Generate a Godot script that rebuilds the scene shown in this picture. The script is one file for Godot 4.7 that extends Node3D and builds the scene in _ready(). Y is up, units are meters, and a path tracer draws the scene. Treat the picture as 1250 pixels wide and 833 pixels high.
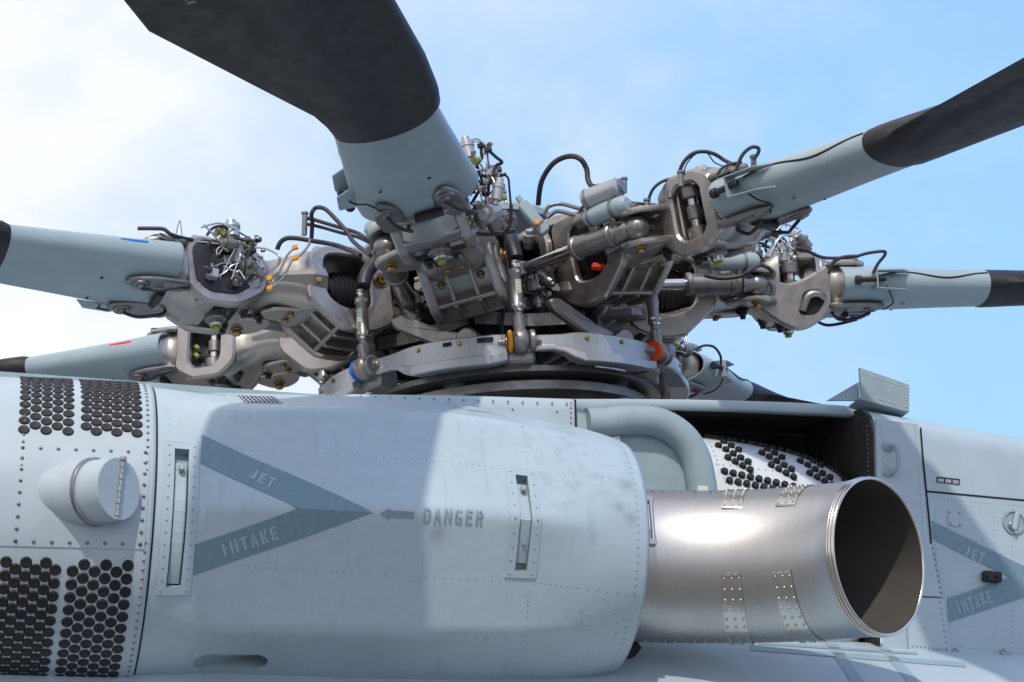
extends Node3D
# A naval helicopter seen from below its left engine: engine nacelle, exhaust duct, fuselage top and the seven-armed rotor head.

const F := 2500.0                       # focal length in pixels of the 1250 x 833 photograph
const HUB := Vector3(0, 5, 0)           # rotor hub centre
var cam_pos := HUB + Vector3(0, -2.7533, 9.2572)
var cam_right: Vector3
var cam_up: Vector3
var cam_fwd: Vector3
var body: Transform3D                   # fuselage frame: x aft, y up, z outboard towards the viewer
var hubf: Transform3D                   # rotor frame: x right, y mast axis, z towards the viewer
var M := {}
var heli: Node3D
var rng := RandomNumberGenerator.new()
var smooth_id := 1

# ------------------------------------------------------------------ view helpers
func ray(px: float, py: float) -> Vector3:
	return cam_fwd + cam_right * ((px - 625.0) / F) + cam_up * ((416.5 - py) / F)

func at(px: float, py: float, depth: float) -> Vector3:
	return cam_pos + ray(px, py) * (depth + 0.28)

func px_of(p: Vector3) -> Vector2:
	var v := p - cam_pos
	var d := v.dot(cam_fwd)
	return Vector2(625.0 + F * v.dot(cam_right) / d, 416.5 - F * v.dot(cam_up) / d)

func side(px: float, py: float, l: float) -> Vector3:   # where a sight line meets the fuselage plane z = l
	var inv := body.affine_inverse()
	var c := inv * cam_pos
	var d := inv.basis * ray(px, py)
	return c + d * ((l - c.z) / d.z)

# ------------------------------------------------------------------ mesh helpers
func mb() -> SurfaceTool:
	var st := SurfaceTool.new()
	st.begin(Mesh.PRIMITIVE_TRIANGLES)
	return st

func smooth(st: SurfaceTool, on := true) -> void:
	smooth_id += 1
	st.set_smooth_group(smooth_id if on else 4294967295)

func tri(st: SurfaceTool, a: Vector3, b: Vector3, c: Vector3) -> void:
	if (b - a).cross(c - a).length_squared() < 1e-16:
		return
	st.add_vertex(a); st.add_vertex(b); st.add_vertex(c)

func quad(st: SurfaceTool, a: Vector3, b: Vector3, c: Vector3, d: Vector3) -> void:
	tri(st, a, b, c); tri(st, a, c, d)

func loft(st: SurfaceTool, rings: Array, closed := true, cap0 := true, cap1 := true, sm := true) -> void:
	smooth(st, sm)
	for i in rings.size() - 1:
		var p: Array = rings[i]
		var q: Array = rings[i + 1]
		var n := p.size()
		for j in (n if closed else n - 1):
			var k := (j + 1) % n
			quad(st, p[j], p[k], q[k], q[j])
	if cap0: cap(st, rings[0], false)
	if cap1: cap(st, rings[-1], true)

func cap(st: SurfaceTool, ring: Array, flip: bool) -> void:
	smooth(st, false)
	var c := Vector3.ZERO
	for p in ring: c += p
	c /= ring.size()
	for j in ring.size():
		var k := (j + 1) % ring.size()
		if flip: tri(st, c, ring[j], ring[k])
		else: tri(st, c, ring[k], ring[j])

func frame(dir: Vector3, hint := Vector3.UP) -> Basis:   # y along dir
	var y := dir.normalized()
	if absf(y.dot(hint)) > 0.98: hint = Vector3.RIGHT
	var x := hint.cross(y).normalized()
	return Basis(x, y, x.cross(y))

func circle(c: Vector3, b: Basis, r: float, n: int, sx := 1.0, sz := 1.0) -> Array:
	var out := []
	for i in n:
		var t := TAU * i / n
		out.append(c + b.x * cos(t) * r * sx + b.z * sin(t) * r * sz)
	return out

func lathe(st: SurfaceTool, o: Vector3, axis: Vector3, prof: Array, n := 20, caps := true, sx := 1.0, sz := 1.0, hint := Vector3.UP) -> void:
	var b := frame(axis, hint)
	var run := []
	for i in prof.size():
		run.append(circle(o + b.y * prof[i].x, b, maxf(prof[i].y, 0.0001), n, sx, sz))
		if i > 0 and i < prof.size() - 1:
			var d0: Vector2 = (prof[i] - prof[i - 1]).normalized()
			var d1: Vector2 = (prof[i + 1] - prof[i]).normalized()
			if d0.dot(d1) < 0.8:
				loft(st, run, true, false, false)
				run = [run[-1]]
	loft(st, run, true, false, false)
	if caps:
		cap(st, circle(o + b.y * prof[0].x, b, prof[0].y, n, sx, sz), false)
		cap(st, circle(o + b.y * prof[-1].x, b, prof[-1].y, n, sx, sz), true)

func rod(st: SurfaceTool, a: Vector3, b: Vector3, r: float, n := 14, r2 := -1.0, ch := 0.0) -> void:
	if r2 < 0: r2 = r
	var h := (b - a).length()
	if ch <= 0: ch = minf(minf(r, r2) * 0.18, h * 0.2)
	lathe(st, a, b - a, [Vector2(0, r - ch), Vector2(ch, r), Vector2(h - ch, r2), Vector2(h, r2 - ch)], n)

func curve(pts: Array, per := 6) -> Array:
	var c := Curve3D.new()
	for i in pts.size():
		var p: Vector3 = pts[i]
		var t := Vector3.ZERO
		if i > 0 and i < pts.size() - 1:
			t = (pts[i + 1] - pts[i - 1]) / 6.0
		c.add_point(p, -t, t)
	var out := []
	for i in pts.size() - 1:
		for k in per:
			out.append(c.sample(i, float(k) / per))
	out.append(pts[-1])
	return out

func tube(st: SurfaceTool, pts: Array, r: float, n := 8, per := 6, sx := 1.0) -> void:
	var path := curve(pts, per) if pts.size() > 2 and per > 1 else pts
	var rings := []
	var d0: Vector3 = (path[1] - path[0]).normalized()
	var b := frame(d0)
	for i in path.size():
		var d: Vector3 = (path[mini(i + 1, path.size() - 1)] - path[maxi(i - 1, 0)]).normalized()
		var x := (b.x - d * b.x.dot(d)).normalized()
		b = Basis(x, d, x.cross(d))
		rings.append(circle(path[i], b, r, n, sx))
	loft(st, rings)

func ball(st: SurfaceTool, c: Vector3, r: float, n := 14) -> void:
	var prof := []
	for i in 9:
		var t := PI * i / 8.0
		prof.append(Vector2(-cos(t) * r, sin(t) * r))
	lathe(st, c, Vector3.UP, prof, n, false)

func box(st: SurfaceTool, c: Vector3, s: Vector3, bas := Basis.IDENTITY, bev := 0.004) -> void:
	var h := s / 2.0
	bev = minf(bev, minf(h.x, minf(h.y, h.z)) * 0.6)
	var g := h - Vector3(bev, bev, bev)
	smooth(st, false)
	var P := func(x: float, y: float, z: float) -> Vector3: return c + bas * Vector3(x, y, z)
	for ax in 3:
		for sg in [-1.0, 1.0]:
			var u := (ax + 1) % 3
			var v := (ax + 2) % 3
			var q := []
			for k in [[-1, -1], [1, -1], [1, 1], [-1, 1]]:
				var p := Vector3.ZERO
				p[ax] = sg * h[ax]; p[u] = k[0] * g[u]; p[v] = k[1] * g[v]
				q.append(c + bas * p)
			if sg > 0: quad(st, q[3], q[2], q[1], q[0])
			else: quad(st, q[0], q[1], q[2], q[3])
		for su in [-1.0, 1.0]:
			for sv in [-1.0, 1.0]:
				var u := (ax + 1) % 3
				var v := (ax + 2) % 3
				var a := Vector3.ZERO; var b := Vector3.ZERO
				a[u] = su * h[u]; a[v] = sv * g[v]; b[u] = su * g[u]; b[v] = sv * h[v]
				var a2 := a; var b2 := b
				a[ax] = -g[ax]; b[ax] = -g[ax]; a2[ax] = g[ax]; b2[ax] = g[ax]
				if su * sv > 0: quad(st, c + bas * a, c + bas * a2, c + bas * b2, c + bas * b)
				else: quad(st, c + bas * a, c + bas * b, c + bas * b2, c + bas * a2)
	for sx in [-1.0, 1.0]:
		for sy in [-1.0, 1.0]:
			for sz in [-1.0, 1.0]:
				var t0: Vector3 = P.call(sx * h.x, sy * g.y, sz * g.z)
				var t1: Vector3 = P.call(sx * g.x, sy * h.y, sz * g.z)
				var t2: Vector3 = P.call(sx * g.x, sy * g.y, sz * h.z)
				if sx * sy * sz > 0: tri(st, t0, t2, t1)
				else: tri(st, t0, t1, t2)

func rounded(pts: Array, r: float, n := 4) -> Array:   # 2D outline with its corners rounded
	var out := []
	for i in pts.size():
		var p: Vector2 = pts[i]
		var a: Vector2 = pts[i - 1]
		var b: Vector2 = pts[(i + 1) % pts.size()]
		var ra := minf(r, p.distance_to(a) * 0.45)
		var rb := minf(r, p.distance_to(b) * 0.45)
		var p0 := p + (a - p).normalized() * ra
		var p1 := p + (b - p).normalized() * rb
		for k in n + 1:
			var t := float(k) / n
			out.append(p0.lerp(p, t).lerp(p.lerp(p1, t), t))
	return out

func plate(st: SurfaceTool, outline: Array, xf: Transform3D, th: float, bev := 0.004) -> void:   # outline in x,y; thickness along z
	var pts := PackedVector2Array(outline)
	if Geometry2D.is_polygon_clockwise(pts): pts.reverse()
	var ins := []
	var n := pts.size()
	for i in n:
		var d0 := (pts[i] - pts[i - 1]).normalized()
		var d1 := (pts[(i + 1) % n] - pts[i]).normalized()
		var nn := (Vector2(-d0.y, d0.x) + Vector2(-d1.y, d1.x))
		nn = nn / maxf(nn.length_squared() * 0.5, 0.3)
		ins.append(pts[i] + nn * bev)
	var idx := Geometry2D.triangulate_polygon(pts)
	var h := th / 2.0
	var V := func(p: Vector2, z: float) -> Vector3: return xf * Vector3(p.x, p.y, z)
	smooth(st, false)
	for t in range(0, idx.size(), 3):
		tri(st, V.call(ins[idx[t]], h), V.call(ins[idx[t + 1]], h), V.call(ins[idx[t + 2]], h))
		tri(st, V.call(ins[idx[t]], -h), V.call(ins[idx[t + 2]], -h), V.call(ins[idx[t + 1]], -h))
	for band in [[ins, h, pts, h - bev], [pts, h - bev, pts, bev - h], [pts, bev - h, ins, -h]]:
		for i in n:
			var k := (i + 1) % n
			quad(st, V.call(band[0][i], band[1]), V.call(band[0][k], band[1]), V.call(band[2][k], band[3]), V.call(band[2][i], band[3]))

func polar(pts: Array, c: Vector2, n: int) -> Array:   # outline resampled by angle about c
	var out := []
	for i in n:
		var d := Vector2.from_angle(TAU * (i + 0.5) / n)
		var best := 0.0
		for j in pts.size():
			var hit = Geometry2D.segment_intersects_segment(c, c + d * 9.0, pts[j], pts[(j + 1) % pts.size()])
			if hit != null: best = maxf(best, (hit - c).length())
		out.append(c + d * best)
	return out

func ring_plate(st: SurfaceTool, outer: Array, inner: Array, c: Vector2, xf: Transform3D, th: float, bev := 0.006, n := 48) -> void:
	var o := polar(outer, c, n)
	var i2 := polar(inner, c, n)
	var h := th / 2.0
	var V := func(p: Vector2, z: float) -> Vector3: return xf * Vector3(p.x, p.y, z)
	var loops := []
	var mk := func(src: Array, k: float, z: float) -> Array:
		var l := []
		for p in src: l.append(V.call(p + (p - c).normalized() * k, z))
		l.append(l[0])
		return l
	loops = [mk.call(i2, 0.0, bev - h), mk.call(i2, bev, -h), mk.call(o, -bev, -h), mk.call(o, 0.0, bev - h), mk.call(o, 0.0, h - bev), mk.call(o, -bev, h), mk.call(i2, bev, h), mk.call(i2, 0.0, h - bev), mk.call(i2, 0.0, bev - h)]
	for k in loops.size() - 1:
		loft(st, [loops[k], loops[k + 1]], false, false, false, k == 3 or k == 7)

func bolt(st: SurfaceTool, p: Vector3, dir: Vector3, r: float) -> void:
	rod(st, p, p + dir * r * 0.35, r * 1.35, 16)
	rod(st, p + dir * r * 0.35, p + dir * r * 1.25, r, 6)

func dome(st: SurfaceTool, p: Vector3, nrm: Vector3, r: float, h: float) -> void:
	var b := frame(nrm)
	smooth(st)
	var c0 := circle(p, b, r, 7)
	var c1 := circle(p + b.y * h * 0.75, b, r * 0.7, 7)
	for j in 7:
		var k := (j + 1) % 7
		quad(st, c0[j], c0[k], c1[k], c1[j])
		tri(st, c1[j], c1[k], p + b.y * h)

func oval(x: float, y: float, hy: float, hz: float, e := 0.7, n := 28, z := 0.0) -> Array:   # section of an arm
	var out := []
	for i in n:
		var t := TAU * i / n
		var s := sin(t); var c := cos(t)
		out.append(Vector3(x, y + hy * signf(s) * pow(absf(s), e), z + hz * signf(c) * pow(absf(c), e)))
	return out

func part(called: String, st: SurfaceTool, mat: Material, parent: Node3D, xf := Transform3D.IDENTITY, kind := "") -> MeshInstance3D:
	st.generate_normals()
	if called in APART and kind == "":
		var first: MeshInstance3D
		for m in pieces(st.commit_to_arrays()):
			var o := put(called, m, mat, parent, xf)
			if first == null: first = o
		return first
	return put(called, st.commit(), mat, parent, xf, kind)

const APART := ["locking_pin", "drain_plug", "lock_nut", "hinge_bolt", "housing_bolt", "hinge_knuckle", "accumulator_clamp", "hub_bolt", "ring_bolt", "data_plate", "joint_bolt", "rod_end", "damper_line", "bearing_ring", "door_hinge", "bonded_wire", "damper_eye", "bolt", "latch_catch", "duct_clip", "can_band", "indicator_bracket", "flap_hinge", "flush_latch", "edge_bracket", "arm_sleeve", "drive_scissor", "latch_pin", "warning_chevron", "pressure_indicator", "lag_damper", "rotor_hub"]

func pieces(arr: Array) -> Array:   # one mesh for each loose piece; pieces whose boxes touch stay together
	var v: PackedVector3Array = arr[Mesh.ARRAY_VERTEX]
	var nn: PackedVector3Array = arr[Mesh.ARRAY_NORMAL]
	var idx := PackedInt32Array()
	if arr[Mesh.ARRAY_INDEX] != null: idx = arr[Mesh.ARRAY_INDEX]
	else: idx = PackedInt32Array(range(v.size()))
	var key := {}
	var up := []
	var id := PackedInt32Array()
	id.resize(v.size())
	for i in v.size():
		var k := Vector3i((v[i] * 20000.0).round())
		if not key.has(k):
			key[k] = up.size(); up.append(up.size())
		id[i] = key[k]
	var root := func(i: int) -> int:
		while up[i] != i:
			up[i] = up[up[i]]
			i = up[i]
		return i
	for t in range(0, idx.size(), 3):
		var a: int = root.call(id[idx[t]])
		for e in [1, 2]:
			var b: int = root.call(id[idx[t + e]])
			if a != b: up[b] = a
	var boxes := {}
	for i in v.size():
		var r: int = root.call(id[i])
		if boxes.has(r): boxes[r] = boxes[r].expand(v[i])
		else: boxes[r] = AABB(v[i], Vector3.ZERO)
	var again := true
	while again:
		again = false
		var ks := boxes.keys()
		for i in ks.size():
			for j in range(i + 1, ks.size()):
				if boxes.has(ks[i]) and boxes.has(ks[j]) and boxes[ks[i]].grow(0.001).intersects(boxes[ks[j]]):
					boxes[ks[i]] = boxes[ks[i]].merge(boxes[ks[j]])
					boxes.erase(ks[j])
					up[ks[j]] = ks[i]
					again = true
	var groups := {}
	for t in range(0, idx.size(), 3):
		var r: int = root.call(id[idx[t]])
		if not groups.has(r): groups[r] = [PackedVector3Array(), PackedVector3Array()]
		for e in 3:
			groups[r][0].append(v[idx[t + e]]); groups[r][1].append(nn[idx[t + e]])
	var out := []
	for r in groups:
		var m := ArrayMesh.new()
		var a := []
		a.resize(Mesh.ARRAY_MAX)
		a[Mesh.ARRAY_VERTEX] = groups[r][0]; a[Mesh.ARRAY_NORMAL] = groups[r][1]
		m.add_surface_from_arrays(Mesh.PRIMITIVE_TRIANGLES, a)
		out.append(m)
	return out

func put(called: String, mesh: Mesh, mat: Material, parent: Node3D, xf := Transform3D.IDENTITY, kind := "") -> MeshInstance3D:
	var o := MeshInstance3D.new()
	o.mesh = mesh
	o.material_override = mat
	o.transform = xf
	var nm := called
	var k := 0
	while parent.has_node(NodePath(nm)):
		k += 1
		nm = "%s_%03d" % [called, k]
	o.name = nm
	if kind: o.set_meta("kind", kind)
	parent.add_child(o, true)
	return o

# ------------------------------------------------------------------ materials
func noise_tex(freq: float, seed_: int, lo: Color, hi: Color, oct := 4, a := 0.25, b := 0.75, size := 512) -> NoiseTexture2D:
	var n := FastNoiseLite.new()
	n.seed = seed_
	n.frequency = freq
	n.fractal_octaves = oct
	n.noise_type = FastNoiseLite.TYPE_SIMPLEX_SMOOTH
	var t := NoiseTexture2D.new()
	t.width = size; t.height = size
	t.seamless = true
	t.noise = n
	var g := Gradient.new()
	g.offsets = PackedFloat32Array([0.0, a, b, 1.0])
	g.colors = PackedColorArray([lo, lo, hi, hi])
	t.color_ramp = g
	return t

func mat(called: String, c: Color, rough := 0.5, metal := 0.0, tone := 0.0, scale := 1.0, rough_var := 0.0, bump := 0.0) -> StandardMaterial3D:
	var m := StandardMaterial3D.new()
	m.resource_name = called
	m.albedo_color = c
	m.roughness = rough
	m.metallic = metal
	if tone > 0 or rough_var > 0 or bump > 0:
		m.uv1_triplanar = true
		m.uv1_scale = Vector3.ONE * scale
	if tone > 0:
		m.albedo_color = Color.WHITE
		m.albedo_texture = noise_tex(0.012, hash(called) % 1000, c.darkened(tone), c.lightened(tone * 0.35), 5)
	if rough_var > 0:
		m.roughness = 1.0
		var lo := rough - rough_var; var hi := rough + rough_var
		m.roughness_texture = noise_tex(0.02, hash(called) % 777, Color(lo, lo, lo), Color(hi, hi, hi), 4)
	if bump > 0:
		var n := noise_tex(0.03, 5, Color.BLACK, Color.WHITE, 3)
		n.as_normal_map = true
		n.bump_strength = bump
		n.color_ramp = null
		m.normal_enabled = true
		m.normal_texture = n
	return m

func materials() -> void:
	M.paint = mat("grey_paint", Color8(173, 191, 201), 0.42, 0.0, 0.03, 0.5, 0.06)
	M.paint2 = mat("filter_paint", Color8(176, 191, 200), 0.45, 0.0, 0.03, 0.6, 0.05)
	M.white = mat("white_paint", Color8(205, 212, 216), 0.5, 0.0, 0.03, 1.0)
	M.trim = mat("trim_paint", Color8(150, 170, 176), 0.5, 0.0, 0.05, 1.0)
	M.mark = mat("teal_marking", Color8(116, 146, 159), 0.5, 0.0, 0.05, 5.0)
	M.mark2 = mat("teal_lettering", Color8(134, 157, 168), 0.5)
	M.mark3 = mat("faded_marking", Color8(142, 166, 177), 0.5)
	M.letter = mat("pale_lettering", Color8(160, 182, 194), 0.5)
	M.cuff = mat("cuff_paint", Color8(148, 165, 171), 0.44, 0.0, 0.03, 0.8, 0.05)
	M.blade = mat("blade_black", Color8(20, 18, 24), 0.55, 0.0, 0.03, 0.8, 0.05)
	M.titan = mat("titanium", Color8(170, 164, 158), 0.35, 0.88, 0.05, 1.5, 0.06)
	M.titan2 = mat("dark_titanium", Color8(134, 131, 129), 0.4, 0.8, 0.06, 2.0, 0.06)
	M.dark = mat("dark_metal", Color8(58, 58, 62), 0.45, 0.55, 0.07, 2.0)
	M.steel = mat("bright_steel", Color8(205, 203, 200), 0.22, 1.0)
	M.rodmetal = mat("rod_grey", Color8(140, 137, 135), 0.36, 0.6, 0.06, 3.0)
	M.alu = mat("grey_aluminium", Color8(172, 174, 177), 0.38, 0.6, 0.03, 2.0)
	M.rubber = mat("black_rubber", Color8(30, 30, 33), 0.55)
	M.hose = mat("hose_black", Color8(44, 43, 46), 0.5)
	M.brass = mat("brass", Color8(168, 142, 96), 0.35, 0.9)
	M.yellow = mat("yellow_tag", Color8(226, 150, 10), 0.5)
	M.orange = mat("orange_band", Color8(226, 66, 22), 0.5)
	M.lime = mat("cadmium_fitting", Color8(158, 160, 88), 0.4, 0.5)
	M.blue = mat("blue_mark", Color8(20, 104, 190), 0.5)
	M.red = mat("red_mark", Color8(220, 40, 50), 0.5)
	M.label = mat("pale_label", Color8(196, 204, 190), 0.6)
	M.disc = mat("filter_black", Color8(22, 21, 24), 0.6, 0.0)
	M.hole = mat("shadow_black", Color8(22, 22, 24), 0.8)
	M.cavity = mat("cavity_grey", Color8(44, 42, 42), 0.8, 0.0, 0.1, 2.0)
	M.duct = mat("exhaust_steel", Color8(206, 204, 202), 0.3, 1.0, 0.03, 0.8, 0.03)
	M.ductin = mat("exhaust_soot", Color8(88, 86, 84), 0.6, 0.3, 0.06, 1.0)
	M.lip = mat("lip_steel", Color8(214, 206, 192), 0.2, 1.0)
	M.rivet = mat("rivet_paint", Color8(150, 164, 170), 0.4, 0.2)
	M.rivet2 = mat("rivet_steel", Color8(126, 127, 127), 0.38, 0.6)
	M.rivet3 = mat("rivet_gold", Color8(190, 182, 164), 0.35, 0.8)
	M.ground = mat("asphalt", Color8(112, 108, 103), 0.9, 0.0, 0.12, 0.2)

# ------------------------------------------------------------------ sky
func make_sky() -> Sky:
	var w := 1536; var h := 768
	var im := Image.create(w, h, false, Image.FORMAT_RGBF)
	var n := FastNoiseLite.new()
	n.seed = 11; n.frequency = 1.3; n.fractal_octaves = 6; n.fractal_gain = 0.5
	n.domain_warp_enabled = true; n.domain_warp_amplitude = 0.35; n.domain_warp_frequency = 1.2
	var n2 := FastNoiseLite.new()
	n2.seed = 4; n2.frequency = 0.55; n2.fractal_octaves = 2
	for y in h:
		var v := PI * (y + 0.5) / h
		for x in w:
			var u := TAU * (x + 0.5) / w
			var d := Vector3(sin(u) * sin(v), cos(v), -cos(u) * sin(v))
			if d.y < -0.02:
				im.set_pixel(x, y, Color(0.12, 0.11, 0.1))
				continue
			var e := clampf(d.y, 0.0, 1.0)
			var c := Color(0.38, 0.62, 0.92).lerp(Color(0.15, 0.325, 0.84), pow(e, 0.6))
			var q := Vector3(d.x, d.y * 1.9, d.z) * 1.5
			var cloud := n.get_noise_3d(q.x, q.y, q.z) * 0.6 + n2.get_noise_3d(d.x * 2.0, d.y * 2.0, d.z * 2.0) * 0.5
			cloud += clampf(-d.x * 2.4, -0.7, 0.7) + 0.70 + 0.30 * d.z + 0.25 * maxf(d.y - 0.5, 0.0)                       # the cloud bank lies to one side
			var a := smoothstep(-0.32, 0.5, cloud)
			var wc := Color(0.50, 0.58, 0.74).lerp(Color(0.72, 0.725, 0.77), smoothstep(0.0, 0.95, cloud + n.get_noise_3d(q.x * 2.3, q.y * 2.3, q.z * 2.3) * 0.7))
			c = c.lerp(wc, a * 0.95)
			im.set_pixel(x, y, c)
	var p := PanoramaSkyMaterial.new()
	p.panorama = ImageTexture.create_from_image(im)
	p.energy_multiplier = 1.0
	var s := Sky.new()
	s.sky_material = p
	return s

func _ready() -> void:
	rng.seed = 20
	# camera
	var yaw := 0.0109864; var pitch := 0.2745811
	var f0 := Vector3(sin(yaw), 0, -cos(yaw))
	cam_right = Vector3(cos(yaw), 0, sin(yaw))
	cam_fwd = f0 * cos(pitch) + Vector3.UP * sin(pitch)
	cam_up = Vector3.UP * cos(pitch) - f0 * sin(pitch)
	var cam := Camera3D.new()
	cam.name = "camera"
	cam.transform = Transform3D(Basis(cam_right, cam_up, -cam_fwd), cam_pos)
	cam.fov = rad_to_deg(2.0 * atan(416.5 / F))
	cam.near = 0.1; cam.far = 6000.0
	add_child(cam)
	# sky and sun
	var we := WorldEnvironment.new()
	we.name = "environment"
	var env := Environment.new()
	env.background_mode = Environment.BG_SKY
	env.sky = make_sky()
	env.ambient_light_source = Environment.AMBIENT_SOURCE_SKY
	env.tonemap_mode = Environment.TONE_MAPPER_LINEAR
	env.tonemap_exposure = 1.44
	env.sdfgi_enabled = true; env.ssao_enabled = true; env.ssil_enabled = true
	we.environment = env
	add_child(we)
	var sun := DirectionalLight3D.new()
	sun.name = "sun"
	var sd := Vector3(-0.09, 0.76, 0.63).normalized()      # towards the sun
	sun.transform = Transform3D(Basis.looking_at(-sd, Vector3.FORWARD), Vector3(0, 30, 0))
	sun.light_energy = 0.54
	sun.light_color = Color(1.0, 0.96, 0.9)
	sun.light_angular_distance = 1.2
	sun.shadow_enabled = true
	add_child(sun)

	materials()
	var psi := deg_to_rad(15.0); var nose := 0.015
	var ax := Vector3(cos(psi) * cos(nose), -sin(nose), -sin(psi) * cos(nose))
	var lx := Vector3(sin(psi), 0, cos(psi))
	body = Transform3D(Basis(ax, lx.cross(ax), lx), HUB)
	var tx := Vector3(1, 0.0811, 0).normalized(); var tz := Vector3(0, 0.0048, 1).normalized()
	hubf = Transform3D(Basis(tx, tz.cross(tx).normalized(), tz), HUB + Vector3(0.017, 0.107, -0.269))

	var gm := PlaneMesh.new()
	gm.size = Vector2(8000, 8000)
	var g := put("ground", gm, M.ground, self)
	g.set_meta("kind", "structure")
	g.set_meta("label", "worn brown-grey asphalt apron under the parked helicopter")

	heli = Node3D.new()
	heli.name = "helicopter"
	heli.set_meta("label", "pale grey military helicopter with seven-bladed rotor head and large engine exhaust")
	heli.set_meta("category", "helicopter")
	add_child(heli)

	build_nacelle()
	build_filter_barrel()
	build_exhaust()
	build_fuselage()
	build_second_engine()
	build_rotor()
	build_hoses()

# ------------------------------------------------------------------ round skins (nacelle, filter barrels)
var nac := {"facet": 0.97, "bend": 0.036, "u": -1.413, "l": 1.5, "prof": [Vector2(-2.9, 0.55), Vector2(-1.70, 0.55), Vector2(-1.62, 0.546), Vector2(-1.0, 0.556), Vector2(-0.75, 0.558), Vector2(-0.55, 0.550), Vector2(-0.4, 0.539), Vector2(-0.25, 0.522), Vector2(-0.12, 0.502), Vector2(-0.02, 0.482), Vector2(0.05, 0.465), Vector2(0.09, 0.453)]}
var drum := {"u": -1.27, "l": 0.5, "prof": [Vector2(0.1, 0.60), Vector2(0.7, 0.60), Vector2(0.9, 0.592), Vector2(1.1, 0.575), Vector2(1.25, 0.55), Vector2(1.35, 0.525), Vector2(1.43, 0.485), Vector2(1.47, 0.42)]}

func cu(s: Dictionary, a: float) -> float:   # height of the axis: it dips a little towards the nose
	return s.u + s.get("bend", 0.0) * minf(0.0, a + 0.6)

func radius(s: Dictionary, a: float) -> float:
	var p: Array = s.prof
	if a <= p[0].x: return p[0].y
	for i in p.size() - 1:
		if a <= p[i + 1].x:
			var t: float = (a - p[i].x) / (p[i + 1].x - p[i].x)
			var m0: float = 0.0 if i == 0 else (p[i + 1].y - p[i - 1].y) / (p[i + 1].x - p[i - 1].x)
			var m1: float = (p[i + 1].y - p[i].y) / (p[i + 1].x - p[i].x) if i + 2 >= p.size() else (p[i + 2].y - p[i].y) / (p[i + 2].x - p[i].x)
			var h: float = p[i + 1].x - p[i].x
			var t2 := t * t; var t3 := t2 * t
			return (2 * t3 - 3 * t2 + 1) * p[i].y + (t3 - 2 * t2 + t) * h * m0 + (-2 * t3 + 3 * t2) * p[i + 1].y + (t3 - t2) * h * m1
	return p[-1].y

func skin(s: Dictionary, a: float, phi: float, off := 0.0) -> Vector3:
	var r := radius2(s, a, phi) + off
	return Vector3(a, cu(s, a) + r * sin(phi), s.l + r * cos(phi))

func radius2(s: Dictionary, a: float, phi: float) -> float:   # the cowling is a softened octagon between its round ends
	var r := radius(s, a)
	if not s.has("facet"): return r
	var w: float = s.facet * smoothstep(-1.7, -1.35, a) * (1.0 - smoothstep(-0.42, 0.06, a))
	var d := wrapf(phi - deg_to_rad(24.5), -PI / 8, PI / 8)
	return r * lerpf(1.0, 0.955 / cos(d), w)

func skin_n(_s: Dictionary, _a: float, phi: float) -> Vector3:
	return Vector3(0, sin(phi), cos(phi))

func hit(s: Dictionary, px: float, py: float) -> Vector2:   # (a, phi) where a sight line meets the skin
	var inv := body.affine_inverse()
	var c := inv * cam_pos
	var d := inv.basis * ray(px, py)
	var t := 5.5
	var last := t
	while t < 11.0:
		var q := c + d * t
		if Vector2(q.y - cu(s, q.x), q.z - s.l).length() < radius2(s, q.x, atan2(q.y - cu(s, q.x), q.z - s.l)): break
		last = t
		t += 0.02
	var lo := last; var hi := t
	for i in 20:
		var m := (lo + hi) / 2.0
		var q := c + d * m
		if Vector2(q.y - cu(s, q.x), q.z - s.l).length() < radius2(s, q.x, atan2(q.y - cu(s, q.x), q.z - s.l)): hi = m
		else: lo = m
	var q := c + d * hi
	if t >= 11.0:   # past the silhouette: the nearest approach
		var best := 9.0
		for i in 300:
			var w := c + d * (5.5 + i * 0.0183)
			var e := Vector2(w.y - cu(s, w.x), w.z - s.l).length() - radius(s, w.x)
			if e < best: best = e; q = w
	return Vector2(q.x, atan2(q.y - cu(s, q.x), q.z - s.l))

func skin_patch(st: SurfaceTool, s: Dictionary, p00: Vector2, p10: Vector2, p11: Vector2, p01: Vector2, off: float, nu := 10, nv := 6) -> void:
	smooth(st)
	var P := func(i: int, j: int) -> Vector3:
		var u := float(i) / nu; var v := float(j) / nv
		var q := p00.lerp(p10, u).lerp(p01.lerp(p11, u), v)
		return skin(s, q.x, q.y, off)
	for i in nu:
		for j in nv:
			quad(st, P.call(i, j), P.call(i + 1, j), P.call(i + 1, j + 1), P.call(i, j + 1))

func skin_line(st: SurfaceTool, s: Dictionary, px: Array, n: int, r: float, h := 0.0) -> void:   # a row of rivets
	var run := []
	for p in px: run.append(hit(s, p[0], p[1]))
	for k in n:
		var t: float = float(k) / (n - 1) * (run.size() - 1)
		var i := mini(int(t), run.size() - 2)
		var q: Vector2 = run[i].lerp(run[i + 1], t - i)
		dome(st, skin(s, q.x, q.y, -0.0005), skin_n(s, q.x, q.y), r, h if h > 0 else r * 0.5)

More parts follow.
